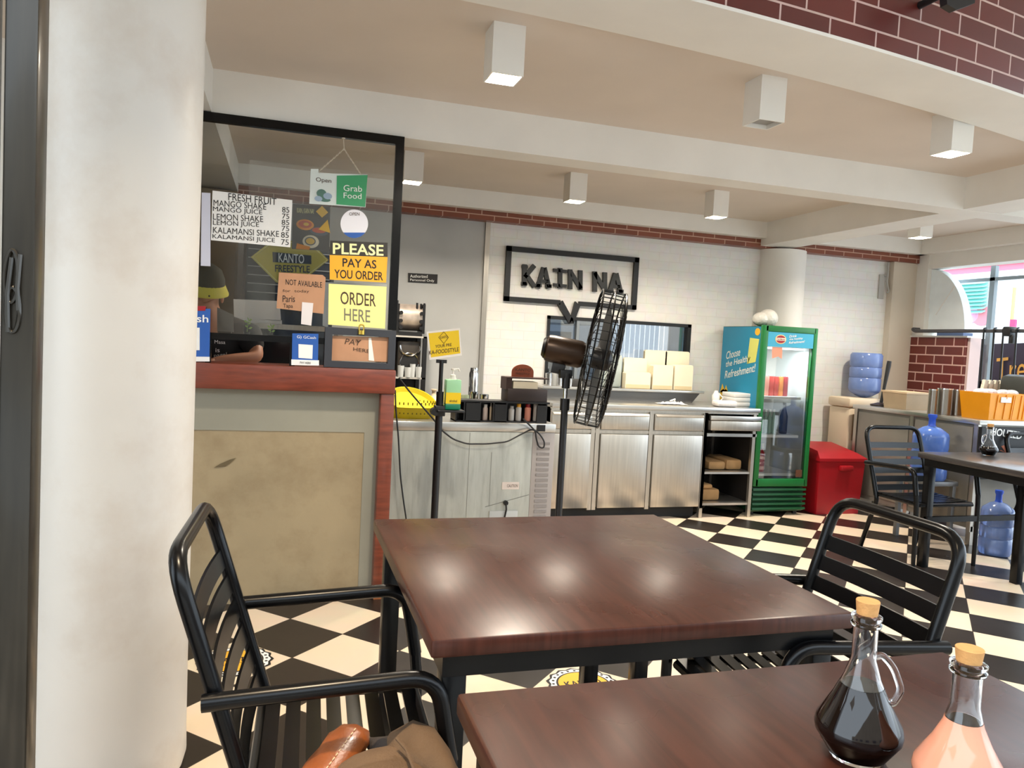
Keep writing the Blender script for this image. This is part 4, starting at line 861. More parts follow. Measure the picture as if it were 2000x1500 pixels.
GL = {'K': [[(.14, 0), (.14, 1)], [(.2, .45), (.8, 1)], [(.3, .5), (.85, 0)], [(0, .06), (.3, .06)], [(0, .94), (.3, .94)]], 'A': [[(.12, 0), (.45, 1)], [(.55, 1), (.88, 0)], [(.25, .32), (.75, .32)], [(.0, .06), (.3, .06)], [(.7, .06), (1., .06)]],
      'I': [[(.5, 0), (.5, 1)], [(.08, .08), (.92, .08)], [(.08, .92), (.92, .92)]], 'N': [[(.15, 0), (.15, 1)], [(.85, 0), (.85, 1)], [(.16, .95), (.84, .05)]]}
mb = MB()
for ch, ll, lr, ul in [('K', (1019, 556), (1045, 558), (1020, 519)), ('A', (1046, 560), (1074, 561), (1047, 525)), ('I', (1079, 559), (1106, 562), (1079, 525)), ('N', (1108, 562), (1136, 564), (1108, 529)), ('N', (1156, 567), (1184, 569), (1156, 533)), ('A', (1186, 570), (1214, 571), (1187, 536))]:
    o = PY(*ll, Y0+.028); ex = PY(*lr, Y0+.028)-o; ez = PY(*ul, Y0+.028)-o
    for st in GL[ch]: stroke(mb, [(a*ex.length, b*ez.length) for a, b in st], .037 if len(st) and abs(st[0][1]-st[1][1]) > .1 else .026, ex.normalized(), ez.normalized(), o, Vector((0, -.026, 0)))
mb.build('lettering', mat('worn_black_letters', (40, 42, 42), 0.5, var=0.3, vscale=30), t)

# ------------------------------------------------------------------ stainless counter
CY = 5.30; cX0, cX1 = 1.93, 3.72; CT = .893
XC = lambda px, y=900: PY(px, y, CY).x
ZC = lambda py, px=1320: PY(px, py, CY).z
t = thing('steel_counter', 'long stainless steel counter with drawers under the serving window', 'counter', ((cX0+cX1)/2, 5.65, 0))
MB().box(cX0, cX1+.01, CY-.01, 5.99, CT-.035, CT, .004).build('worktop', STEELW, t)
dz0, dz1 = .70, CT-.045      # drawer row
mb = MB(); xs = [XC(1097), XC(1160), XC(1269), XC(1374)]
mb.box(cX0, xs[3], CY+.02, 5.98, .10, dz1).box(cX0, cX0+.02, CY, 5.98, .05, dz1); mb.build('carcass', STEEL, t)
mb = MB()
for px in (1155, 1164, 1268, 1374): x = XC(px); mb.box(x-.016, x+.016, CY, CY+.03, .08, dz1)
mb.box(cX0, xs[3], CY+.004, CY+.03, dz0-.028, dz0-.004).box(cX0, cX1, CY+.004, CY+.03, dz1-.006, dz1+.02)
mb.build('face_frame', STEEL, t)
for a, b in ((cX0, XC(1151)), (XC(1169), XC(1263)), (XC(1273), XC(1369))):
    MB().box(a+.006, b, CY-.006, CY+.016, .095, dz0-.035, .004).build('door', STEEL, t)
    d_ = MB().box(a+.003, b, CY-.008, CY+.016, dz0+.002, dz1-.02, .004).build('drawer', STEEL, t)
    mb = MB().prism([(a+.01, CY-.008, dz1-.02), (a+.01, CY-.022, dz1-.034), (a+.01, CY-.020, dz1-.040), (a+.01, CY-.006, dz1-.028)], (b-a-.02, 0, 0)); mb.build('lip_pull', STEELW, d_)
a, b = XC(1385, 830), XC(1484, 830)
d_ = MB().box(a, b-.005, CY-.03, 5.8, dz0+.012, dz1-.06, .004).build('drawer', STEEL, t); MB().box(a, b, CY-.022, CY+.0, dz1-.055, dz1-.02, .003).build('lip_pull', STEELW, d_)
mb = MB().box(xs[3]+.02, cX1-.02, CY+.01, 5.9, .355, .372).box(xs[3]+.02, cX1-.02, CY+.01, 5.9, .10, .118).box(xs[3], cX1-.005, CY, CY+.03, .66, .685); mb.build('shelf', STEELW, t)
for x in (cX1-.03, xs[3]+.002):
    for y in (CY+.0, 5.9): MB().box(x-.014, x+.014, y, y+.03, 0, dz1).build('leg', STEEL, t)
MB().box(xs[3]+.0, cX1-.02, 5.93, 5.97, .10, .70).box(xs[3]+.01, xs[3]+.02, CY+.05, 5.93, .1, .7).box(cX1-.02, cX1-.012, CY+.06, 5.93, .1, .7).build('shelf_shade_panel', mat('dark_shelf_shade', (46, 42, 40), 0.5), t)  # back and side panels coloured dark to paint the open shelf's shade
MB().box(cX0+.02, xs[3]-.02, CY+.08, 5.9, 0, .10).build('plinth', BLACKM, t)
# raised pass shelf under the window
t = thing('pass_shelf', 'narrow steel pass shelf along the bottom of the serving window', 'shelf', (2.75, 5.83, CT))
MB().box(1.99, 3.45, 5.70, 5.985, .975, .995, .003).build('shelf_top', STEELW, t)
MB().prism([(1.99, 5.74, .893), (3.36, 5.74, .893), (3.43, 5.74, .975), (1.99, 5.74, .975)], (0, .22, 0)).build('shelf_body', mat('grey_steel_body', (112, 112, 112), 0.35, metal=0.7), t)
# folded takeaway cartons on the pass shelf
for k, (x0p, x1p, top, y, lab) in enumerate([(1222, 1271, 727, 5.76, 'front left short cream takeaway carton on the pass shelf'), (1275, 1314, 713, 5.76, 'front middle cream takeaway carton on the pass shelf'), (1317, 1353, 713, 5.76, 'front right cream takeaway carton on the pass shelf'),
                                         (1217, 1262, 699, 5.85, 'rear left cream takeaway carton behind the short one'), (1257, 1300, 684, 5.90, 'tall rear middle cream takeaway carton, highest of the group'), (1297, 1344, 686, 5.90, 'tall rear right cream takeaway carton by the window edge')]):
    x0, x1 = PY(x0p, 740, y).x, PY(x1p, 740, y).x; zt = PY((x0p+x1p)/2, top, y).z; c = ((x0+x1)/2, y+.03, .9955)
    b_ = thing('takeaway_carton', lab, 'box', c, 0, 'cream takeaway cartons on the pass shelf'); dep = .07 if k < 3 else .035
    MB().prism([(x0, y, .996), (x1, y, .996), (x1, y, zt-.012), (x1-.012, y, zt), (x0+.012, y, zt), (x0, y, zt-.012)], (0, dep, 0)).build('carton_body', CARTON, b_)
    MB().box(x0+.006, x1-.006, y-.0015, y+.0, .998, 1.03).build('carton_flap', mat('cream_carton_edge', (222, 202, 160), 0.7), b_)
# glasses at the left end of the pass shelf, appliances behind
for k, (px, h) in enumerate([(1072, .10), (1083, .13), (1093, .11), (1103, .12), (1112, .085)]):
    y = 5.76+.03*(k % 2); x = PY(px, 745, y).x; single('drinking_glass', MB().lathe([(.024, 0), (.03, h), (.027, h), (.021, .006), (0, .006)], (x, y, .9955), 16, cap=False), mat('hazy_glass', (206, 208, 206), 0.12) if k % 2 else CHROME, ['first', 'second', 'third', 'fourth', 'fifth'][k]+' cup from the left on the pass shelf under the fan motor', 'cup', group='cups on the pass shelf')
single('rice_dispenser', MB().box(2.55, 2.72, 5.80, 5.93, .9955, 1.27, .02), mat('frosted_box', (176, 186, 180), 0.3), 'tall frosted plastic container behind the fan cage on the pass shelf', 'container')
single('napkin_stack', MB().box(2.24, 2.42, 5.74, 5.86, .9955, 1.055, .005), mat('dark_tray', (60, 58, 56), 0.4), 'dark tray behind the fan on the pass shelf', 'tray')
# loose things on the worktop
t = thing('crumpled_wrap', 'crumpled white wrapping paper on the counter worktop', 'paper', (PY(1310, 785, 5.5).x, 5.5, CT))
mb = MB(); x0 = PY(1285, 785, 5.5).x; x1 = PY(1335, 787, 5.5).x
vs = []; fs = []; n = 10
for i in range(n+1):
    for j in range(5): vs.append((x0+(x1-x0)*i/n+random.uniform(-.006, .006), 5.43+j*.03+random.uniform(-.006, .006), CT+.004+random.uniform(0, .022)*(1 if 0 < j < 4 and 0 < i < n else .2)))
for i in range(n):
    for j in range(4): fs.append((i*5+j, i*5+j+1, i*5+6+j, i*5+5+j))
mb.add(vs, fs); mb.tube([(x0+.08, 5.45, CT+.03), (x0+.13, 5.46, CT+.045), (x0+.15, 5.5, CT+.03)], .006, 8); mb.build('paper_sheet', PAPER, t)
single('tissue_pack', MB().box(PY(1397, 785, 5.4).x, PY(1436, 785, 5.4).x, 5.36, 5.46, CT+.0005, CT+.05, .015), mat('tissue_white', (240, 234, 230), 0.6, bump=0.3, bscale=60), 'small white tissue pack near the right end of the counter', 'tissue')
for k in range(3):
    single('foam_box', MB().box(PY(1430, 785, 5.5).x, PY(1469, 785, 5.5).x, 5.47, 5.66, CT+.0005+k*.037, CT+.036+k*.037, .005), PAPER, ['bottom', 'middle', 'top'][k]+' white foam box of the stack beside the fridge', 'box', group='white foam boxes by the fridge')
single('white_jug', MB().lathe([(.028, 0), (.032, .01), (.032, .08), (.02, .10), (.014, .12), (0, .122)], (PY(1398, 780, 5.56).x, 5.56, CT), 18).tube([(PY(1398, 780, 5.56).x+.03, 5.55, CT+.03), (PY(1398, 780, 5.56).x+.055, 5.54, CT+.06), (PY(1398, 780, 5.56).x+.02, 5.55, CT+.10)], .006, 8), WHITEP, 'small white handled jug beside the tissue pack', 'jug')
for k, (z, px0, px1, h, lab) in enumerate([(.3725, 1398, 1432, .07, 'flat brown paper parcel on the upper open shelf, left'), (.3725, 1433, 1464, .085, 'thicker brown paper parcel on the upper open shelf, right'), (.1185, 1380, 1424, .095, 'brown paper parcel on the lowest open shelf'), (.214, 1381, 1410, .04, 'small brown paper parcel stacked on the lowest parcel')]):
    x0, x1 = XC(px0), XC(px1); vs = []
    mb = MB().box(x0, x1, CY+.10, CY+.42, z, z+h, .02); single('paper_parcel', mb, KRAFT, lab, 'parcel', group='brown paper parcels on the open shelf')

# ------------------------------------------------------------------ drinks fridge
FX0, FX1, FFY = 3.735, 4.262, 5.33; FTOP = 1.575
t = thing('drinks_fridge', 'green glass door drinks fridge with blue sides against the wall', 'fridge', (4.0, 5.65, 0))
mb = MB().box(FX0+.015, FX0+.035, FFY+.05, 5.95, .26, FTOP-.01).box(FX1-.035, FX1-.015, FFY+.05, 5.95, .26, FTOP-.01).box(FX0+.015, FX1-.015, 5.93, 5.95, .26, FTOP-.01).box(FX0+.015, FX1-.015, FFY+.05, 5.95, FTOP-.03, FTOP-.008).box(FX0+.015, FX1-.015, FFY+.05, 5.95, .24, .275)
mb.build('cabinet', GREEND, t)
sp = MB().box(FX0+.012, FX0+.0155, FFY+.055, 5.945, .62, FTOP-.012).build('side_panel', BLUEP, t)
MB().box(FX0+.012, FX0+.0155, FFY+.055, 5.945, .26, .62).build('side_lower', BLUED, t)
mb = MB().box(FX0+.035, FX0+.04, FFY+.05, 5.93, .28, 1.54).box(FX1-.04, FX1-.035, FFY+.05, 5.93, .28, 1.54).box(FX0+.035, FX1-.035, 5.92, 5.93, .28, 1.54).box(FX0+.035, FX1-.035, FFY+.05, 5.93, 1.535, 1.545).box(FX0+.035, FX1-.035, FFY+.05, 5.93, .275, .29)
mb.build('liner', FRIDGEIN, t)
MB().box(FX0+.06, FX1-.06, FFY+.075, FFY+.11, 1.385, 1.40).build('light_strip', LITF, t)
fl = bpy.data.lights.new('fridge_lamp', 'AREA'); fl.shape = 'RECTANGLE'; fl.size = .34; fl.size_y = .05; fl.energy = 3.2; fl.color = (.85, .95, 1); fo = bpy.data.objects.new('fridge_lamp', fl); COL.objects.link(fo); fo.parent = t; fo.location = (0, FFY+.10-5.65, 1.38)
shz = [PY(1540, 774, 5.5).z, PY(1530, 847, 5.5).z, .345]
for z in shz: MB().box(FX0+.045, FX1-.07, FFY+.07, 5.9, z-.022, z).build('shelf', WHITEP, t)
mb = MB()
for k in range(26): mb.box(FX1-.06, FX1-.045, 5.9, 5.92, .42+k*.038, .435+k*.038)
mb.build('shelf_rail', GREYVENT, t)
fw = .048
mb = MB().box(FX0, FX0+fw, FFY, FFY+.045, .245, FTOP, .006).box(FX1-fw*.8, FX1, FFY, FFY+.045, .245, FTOP, .006).box(FX0+.02, FX1-.02, FFY, FFY+.045, FTOP-.05, FTOP, .006).box(FX0+.02, FX1-.02, FFY, FFY+.045, .245, .31, .006)
dr = mb.build('door', GREEN, t)
MB().box(FX0+fw, FX1-fw*.8, FFY+.012, FFY+.017, .31, FTOP-.05).build('pane', PANEF, dr)
hd = MB().box(FX0+fw, FX1-fw*.8, FFY+.004, FFY+.010, 1.405, FTOP-.05).build('header_panel', TEAL, dr)
hx = FX0+fw+.12; mb = MB().prism(ellipse((hx, FFY+.003, 1.467), (.052, 0, 0), (0, 0, .038), 26), (0, -.001, 0), 0).prism(ellipse((hx, FFY+.0018, 1.467), (.046, 0, 0), (0, 0, .032), 26), (0, -.001, 0), 1)
mb.box(hx-.044, hx+.044, FFY-.0006, FFY+.001, 1.456, 1.478, 0, 2)
text_on(mb, 'Del Monte', (hx-.038, FFY-.0008, 1.460), (hx+.038, FFY-.0008, 1.460), (hx-.038, FFY-.0008, 1.474), (0, -.0006, 0), .02, 1)
mb.build('logo', [mat('logo_cream', (244, 220, 150), 0.5), RED, mat('logo_pale', (246, 232, 210), 0.5)], t)
mb = MB(); hx2 = FX0+fw+.20
for k, b in enumerate(['Drink', 'the healthy', 'Refreshment!']): w_ = (.07, .13, .15)[k]; z = 1.485-.026*k; text_on(mb, b, (hx2, FFY+.003, z), (hx2+w_, FFY+.003, z+w_*.12), (hx2+.004, FFY+.003, z+.02), (0, -.001, 0), .012)
mb.build('header_lettering', INKW, t)
mb = MB(); sx_ = FX0+.011
for k, (b, w_) in enumerate([('Choose', .21), ('the Healthy', .36), ('Refreshment!', .44)]):
    y0 = 5.87; z = 1.275-.085*k; text_on(mb, b, (sx_, y0, z), (sx_, y0-w_, z+w_*.19), (sx_, y0-.006, z+.07), (-.001, 0, 0), .012)
mb.build('side_lettering', mat('pale_ink', (214, 220, 214), 0.6), t)
mb = MB().prism([(sx_, 5.55, 1.25), (sx_, 5.43, 1.27), (sx_, 5.40, 1.46), (sx_, 5.53, 1.47)], (-.001, 0, 0), 0).prism(ellipse((sx_, 5.43, 1.52), (0, .035, 0), (0, 0, .03), 18), (-.001, 0, 0), 1).prism(ellipse((sx_, 5.86, .955), (0, .075, 0), (0, 0, .06), 18), (-.001, 0, 0), 2).prism([(sx_, 5.93, .98), (sx_, 5.9, 1.06), (sx_, 5.86, 1.0), (sx_, 5.84, 1.05), (sx_, 5.80, .98)], (-.001, 0, 0), 2)
mb.build('fruit_print', [mat('juice_print', (206, 208, 110), 0.5), ORANGES, mat('pineapple_print', (222, 178, 34), 0.5)], t)
mb = MB().prism(quad([(1508, 678), (1528, 679), (1527, 701), (1520, 696), (1508, 700)], PY, FFY+.010), (0, -.001, 0)); mb.build('price_sticker', mat('coral_sticker', (244, 150, 120), 0.5), t)
MB().box(FX1-.115, FX1-.055, FFY+.009, FFY+.012, .325, .385).build('lower_sticker', mat('brown_sticker', (96, 62, 44), 0.5), t)
mb = MB().box(FX0+.01, FX1-.01, FFY+.03, 5.93, .03, .235, .01)
bs = mb.build('base', GREEND, t)
for k in range(5): MB().prism([(FX0+.005, FFY+.03, .04+k*.04), (FX1-.005, FFY+.03, .04+k*.04), (FX1-.005, FFY+.0, .052+k*.04), (FX0+.005, FFY+.0, .052+k*.04)], (0, .006, .018)).build('grille_slat', GREEND, bs)
mb = MB()
for x in (FX0+.05, FX1-.05): mb.cyl((x, FFY+.08, 0), (x, FFY+.08, .035), .02)
mb.build('foot', BLACKP, t)
# drinks inside
cx = [FX0+.165+i*.047 for i in range(6)]
for k, x in enumerate(cx[:5]):
    M = [mat('pink_can', (232, 150, 130), 0.35), REDCAN, REDCAN, ORANGECAN, MAROONC][k]
    c_ = thing('drink_can', ['pink', 'bright red', 'red', 'orange', 'maroon'][k]+' drink can on the top fridge shelf, number '+['one', 'two', 'three', 'four', 'five'][k]+' from the left', 'can', (x+.01, 5.5, shz[0]), 0, 'drink cans on the fridge shelf')
    MB().lathe([(.022, 0), (.026, .008), (.026, .155), (.021, .165)], (x+.01, 5.5, shz[0]+.0005), 18).build('can_body', M, c_); MB().lathe([(.0215, .165), (.021, .168), (0, .167)], (x+.01, 5.5, shz[0]+.0005), 16).build('lid', CHROME, c_)
for k in range(4):
    x = FX0+.155+.040*k; bt = thing('water_bottle', ['first', 'second', 'third', 'fourth'][k]+' clear green tinted bottle from the left on the middle fridge shelf', 'bottle', (x, 5.5, shz[1]), 0, 'clear bottles on the middle fridge shelf')
    MB().lathe([(.018, 0), (.02, .01), (.02, .12), (.01, .165), (.009, .19), (0, .19)], (x, 5.5, shz[1]+.0005), 14).build('bottle_body', mat('pale_green_bottle', (150, 176, 164), 0.15), bt); MB().lathe([(.011, .186), (.011, .205), (0, .205)], (x, 5.5, shz[1]+.0005), 12).build('cap', WHITEP, bt)
bt = thing('cola_bottle', 'dark cola bottle on the middle fridge shelf', 'bottle', (FX0+.375, 5.5, shz[1])); MB().lathe([(.03, 0), (.034, .01), (.034, .15), (.014, .22), (.012, .25), (0, .25)], (FX0+.375, 5.5, shz[1]+.0005), 18).build('bottle_body', mat('dark_cola', (34, 26, 28), 0.15), bt); MB().lathe([(.015, .245), (.015, .265), (0, .265)], (FX0+.375, 5.5, shz[1]+.0005), 12).build('cap', BLACKP, bt)
single('red_canister', MB().lathe([(.036, 0), (.04, .01), (.04, .15), (.03, .17), (.02, .19), (0, .19)], (FX0+.165, 5.50, .3455), 20), RED, 'red canister on the fridge floor', 'canister')
single('steel_pitcher', MB().lathe([(.036, 0), (.036, .23), (.038, .235), (0, .235)], (FX0+.235, 5.58, .3455), 20), mat('satin_steel', (190, 190, 186), 0.3, metal=0.6), 'tall steel canister beside the red one in the fridge', 'canister')
single('plastic_bag', MB().sphere((FX0+.22, 5.6, FTOP+.07), 1, 22, 14, 0, (.085, .08, .08)).sphere((FX0+.15, 5.6, FTOP+.06), 1, 18, 12, 0, (.07, .07, .06)), mat('crinkled_bag', (232, 230, 222), 0.3, bump=1.0, bscale=26), 'crumpled clear plastic bag on top of the fridge', 'bag', angle=80)

# ------------------------------------------------------------------ red cooler bin, water dispenser
rp = Vector((4.62, 5.52, 0)); t = thing('cooler_box', 'red plastic cooler box with a sloped lid beside the fridge', 'cooler', rp)
x0, x1, y0, y1 = 4.37, 4.84, 5.33, 5.74
mb = MB(); mb.add([(x0+.02, y0+.02, 0), (x1-.02, y0+.02, 0), (x1-.02, y1-.02, 0), (x0+.02, y1-.02, 0), (x0, y0, .46), (x1, y0, .46), (x1, y1, .46), (x0, y1, .46)], [(0, 1, 2, 3), (4, 5, 6, 7)]+[(i, (i+1) % 4, 4+(i+1) % 4, 4+i) for i in range(4)]); mb.build('bin_body', RED, t)
mb = MB(); mb.add([(x0-.01, y0-.012, .46), (x1+.01, y0-.012, .46), (x1+.01, y1+.01, .46), (x0-.01, y1+.01, .46), (x0-.01, y0-.012, .485), (x1+.01, y0-.012, .485), (x1+.01, y1+.01, .5), (x0-.01, y1+.01, .5), (x0+.02, y0+.06, .54), (x1-.04, y0+.06, .525), (x1-.04, y1-.02, .575), (x0+.02, y1-.02, .585)], [(0, 1, 2, 3), (8, 9, 10, 11)]+[(i+k, (i+1) % 4+k, 4+(i+1) % 4+k, 4+i+k) for k in (0, 4) for i in range(4)]); mb.build('lid', RED, t)
MB().box(x0+.2, x0+.33, y0-.035, y0+.012, .38, .425, .012).build('handle', RED, t)
dx, dy = 5.08, 5.81; t = thing('water_dispenser', 'cream water dispenser in the corner under the blue jug', 'dispenser', (dx, dy, 0))
MB().box(dx-.17, dx+.17, dy-.16, dy+.11, 0, .90, .025).build('dispenser_body', CREAMP, t); MB().box(dx-.18, dx+.18, dy-.17, dy+.12, .90, .986, .02).build('top_cover', CREAMP, t)
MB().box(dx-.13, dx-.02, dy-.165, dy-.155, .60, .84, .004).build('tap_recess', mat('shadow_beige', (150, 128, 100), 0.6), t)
mb = MB().cyl((dx-.09, dy-.18, .77), (dx-.09, dy-.15, .77), .012).box(dx-.10, dx-.08, dy-.19, dy-.17, .75, .79); mb.build('tap', WHITEP, t)
def jug(name, label, x, y, z, r, h, M, inverted=False, neckM=None):
    t = thing(name, label, 'water jug', (x, y, z))
    prof = [(r*.9, 0), (r, .02), (r, h*.28), (r*.95, h*.30), (r, h*.32), (r, h*.50), (r*.95, h*.52), (r, h*.54), (r, h*.76), (r*.93, h*.82), (r*.5, h*.91), (r*.22, h*.935), (r*.2, h*.94)]
    if inverted: prof = [(rr, h*.94-zz) for rr, zz in reversed(prof)]
    ib = [(max(0, rr-.004), min(max(zz, .006), h*.94-.006)) for rr, zz in prof]
    MB().lathe(prof, (x, y, z), 36).build('jug_body', M, t, angle=50)
    if neckM: MB().lathe([(r*.24, h*.93), (r*.22, h*.95), (r*.19, h*.97), (r*.2, h*1.0), (r*.19, h*1.06), (r*.26, h*1.10), (r*.25, h*1.14), (0, h*1.14)], (x, y, z), 24).build('cap', neckM, t)
    return t
jugm = mat('blue_water_plastic', (126, 152, 214), 0.15); jugm.node_tree.nodes['Principled BSDF'].inputs['Transmission Weight'].default_value = 0.35
JUGD = mat('deep_blue_water_plastic', (92, 130, 214), 0.12); JUGD.node_tree.nodes['Principled BSDF'].inputs['Transmission Weight'].default_value = 0.3
jug('water_jug', 'upside down pale blue water jug on the cream dispenser', 5.19, 5.80, .9865, .14, .44, jugm, True)

# ------------------------------------------------------------------ steel side table along the right wall
sx0, sx1, sy0, sy1, sz = 4.90, 5.52, 4.30, 5.60, .935
t = thing('side_counter', 'grey steel side counter in the right corner by the brick pier', 'counter', (5.2, 4.95, 0))
MB().box(sx0, sx1, sy0, sy1, sz-.035, sz, .004).build('worktop', STEELW, t)
grey = mat('grey_side_panel', (138, 134, 126), 0.4, metal=0.3, var=0.08)
MB().box(sx0+.03, sx1-.02, sy0+.03, sy1-.02, .12, sz-.035).build('cabinet', grey, t)
for y in (sy0+.02, 4.92, sy1-.05): MB().box(sx0+.012, sx0+.04, y, y+.035, .1, sz-.035).build('frame_post', STEEL, t)
MB().box(sx0+.018, sx0+.032, sy0+.07, 4.91, .16, sz-.06, .003).build('door', grey, t); MB().box(sx0+.018, sx0+.032, 4.97, sy1-.06, .16, sz-.06, .003).build('door', grey, t)
for x, y in ((sx0+.02, sy0+.02), (sx0+.02, sy1-.06), (sx1-.06, sy0+.02), (sx1-.06, sy1-.06)): MB().box(x, x+.04, y, y+.04, 0, .14).build('leg', STEEL, t)
MB().box(sx0+.02, sx1, sy0-.006, sy0+.03, .50, sz-.05).build('end_panel', BLACKM, t)
cx_ = [Vector((4.97, sy0-.008, .88)), Vector((5.30, sy0-.008, .88))]
mb = text_on(MB(), 'HOUZED', (5.0, sy0-.008, .83), (5.30, sy0-.008, .80), (5.01, sy0-.008, .885), (0, -.001, 0), .02); mb.build('end_lettering', INKW, t)
mb = MB()
for k in range(5): a = math.radians(20+36*k); mb.prism([(5.16, sy0-.007, .70), (5.16+.06*math.cos(a)-.012*math.sin(a), sy0-.007, .70+.06*math.sin(a)), (5.16+.05*math.cos(a)+.014*math.sin(a), sy0-.007, .70+.07*math.sin(a))], (0, -.001, 0))
mb.build('leaf_mark', mat('rust_mark', (180, 100, 66), 0.6), t)
zz = sz+.0005
def topx(px, py): return PZ(px, py, zz)
ta, tb, th_ = PY(1766, 790, 5.12).x, PY(1811, 790, 5.12).x, PY(1780, 766, 5.12).z-zz
def ring4(o, z): return [(ta-o, 5.10-o, z), (tb+o, 5.10-o, z), (tb+o, 5.34+o, z), (ta-o, 5.34+o, z)]
single('beige_tub', MB().add(ring4(0, zz)+ring4(.015, zz+th_-.015)+ring4(.022, zz+th_-.015)+ring4(.022, zz+th_), [(0, 1, 2, 3), (12, 13, 14, 15)]+[(i+k, (i+1) % 4+k, 4+(i+1) % 4+k, 4+i+k) for k in (0, 4, 8) for i in range(4)]), mat('beige_tub_plastic', (206, 180, 146), 0.5, var=0.08), 'low beige lidded tub on the side counter by the pilaster', 'tub')
t = thing('long_brush', 'black long handled brush lying upright on the side counter', 'brush', (5.05, 5.44, zz))
MB().tube([(5.07, 5.45, zz+.03), (5.09, 5.45, zz+.16), (5.12, 5.45, zz+.36), (5.125, 5.45, zz+.40)], [.014, .013, .02, .018], 12).build('handle', BLACKP, t)
MB().lathe([(.085, 0), (.09, .012), (.06, .02), (.03, .03), (0, .03)], (5.07, 5.45, zz), 28).build('brush_head', mat('black_brown_pan', (50, 40, 36), 0.4), t)
for k, (px, r, h, lab) in enumerate([(1821, .032, .19, 'left slim steel canister on the side counter'), (1844, .055, .20, 'middle wide steel canister on the side counter'), (1869, .050, .195, 'right steel canister beside the orange crate')]):
    y = 4.70; x = PY(px, 790, y).x; c_ = thing('steel_canister', lab, 'canister', (x, y, zz), 0, 'steel canisters on the side counter')
    MB().lathe([(r, 0), (r, h), (r*.97, h), (r*.97, .004), (0, .004)], (x, y, zz), 24, cap=False).build('canister_body', mat('dull_steel', (150, 142, 130), 0.25, metal=0.8), c_)
    MB().lathe([(r*1.02, h), (r*1.02, h+.008), (0, h+.012)], (x, y, zz), 24).build('lid', CHROME, c_)
ox0, ox1, oy0, oy1 = 4.99, 5.37, 4.31, 4.56
t = thing('plastic_crate', 'bright orange plastic crate on the near end of the side counter', 'crate', (5.15, 4.45, zz))
mb = MB(); mb.add([(ox0+.01, oy0+.01, zz), (ox1-.01, oy0+.01, zz), (ox1-.01, oy1-.01, zz), (ox0+.01, oy1-.01, zz), (ox0-.01, oy0-.01, zz+.20), (ox1+.01, oy0-.01, zz+.20), (ox1+.01, oy1+.01, zz+.20), (ox0-.01, oy1+.01, zz+.20), (ox0+.005, oy0+.005, zz+.20), (ox1-.005, oy0+.005, zz+.20), (ox1-.005, oy1-.005, zz+.20), (ox0+.005, oy1-.005, zz+.20), (ox0+.02, oy0+.02, zz+.01), (ox1-.02, oy0+.02, zz+.01), (ox1-.02, oy1-.02, zz+.01), (ox0+.02, oy1-.02, zz+.01)], [(0, 1, 2, 3), (12, 13, 14, 15)]+[(i+k, (i+1) % 4+k, 4+(i+1) % 4+k, 4+i+k) for k in (0, 4, 8) for i in range(4)])
mb.build('crate_body', ORANGEP, t)
mb = MB()
for x in (ox0+.06, ox0+.14, ox0+.21, ox0+.225, ox0+.29, ox0+.33): mb.prism([(x, oy0+.007, zz+.01), (x+.008, oy0+.007, zz+.01), (x+.008, oy0-.012, zz+.19), (x, oy0-.012, zz+.19)], (0, -.004, 0))
mb.build('rib', ORANGEP, t); MB().box(ox0+.09, ox0+.19, oy0-.013, oy0-.009, zz+.135, zz+.175).build('white_label', PAPER, t)
mb = MB(); 
for k in range(9): mb.sphere((ox0+.04+.037*k+random.uniform(-.01, .01), 4.44+random.uniform(-.05, .05), zz+.20), 1, 12, 8, 0, (.035, .05, .028))
single('bag_pile', mb, mat('crinkled_bag2', (226, 226, 224), 0.25, bump=1.0, bscale=40), 'crumpled clear plastic bags heaped in the orange crate', 'bags', angle=80)
for k in range(4):
    x = 5.20+.055*k; single('patterned_packet', MB().box(x, x+.04, 4.60, 4.63, zz, zz+.30, .004, M=Matrix.Translation((x, 4.6, zz)) @ Matrix.Rotation(math.radians(12), 4, 'Y') @ Matrix.Translation((-x, -4.6, -zz))), mat('speckled_packet', (206, 198, 180), 0.5, dirt=((40, 36, 34), 40, 0.9)), ['first', 'second', 'third', 'fourth'][k]+' tall speckled packet from the left behind the orange crate', 'packet', group='speckled packets behind the crate')
jug('water_jug', 'blue water jug with a solid blue cap behind the dark glossy table', 4.70, 4.53, .46, .125, .43, JUGD, False, JUGS)
single('low_stool', MB().box(4.54, 4.86, 4.40, 4.68, .425, .4595, .004).box(4.55, 4.58, 4.41, 4.44, 0, .426).box(4.82, 4.85, 4.41, 4.44, 0, .426).box(4.55, 4.58, 4.64, 4.67, 0, .426).box(4.82, 4.85, 4.64, 4.67, 0, .426), mat('dull_grey_metal', (120, 120, 120), 0.4, metal=0.6), 'small steel stand holding the blue capped water jug', 'stand')
jug('water_jug', 'clear pale blue water jug standing on the checkered floor', 4.905, 4.10, 0.001, .105, .40, jugm, False, JUGS)

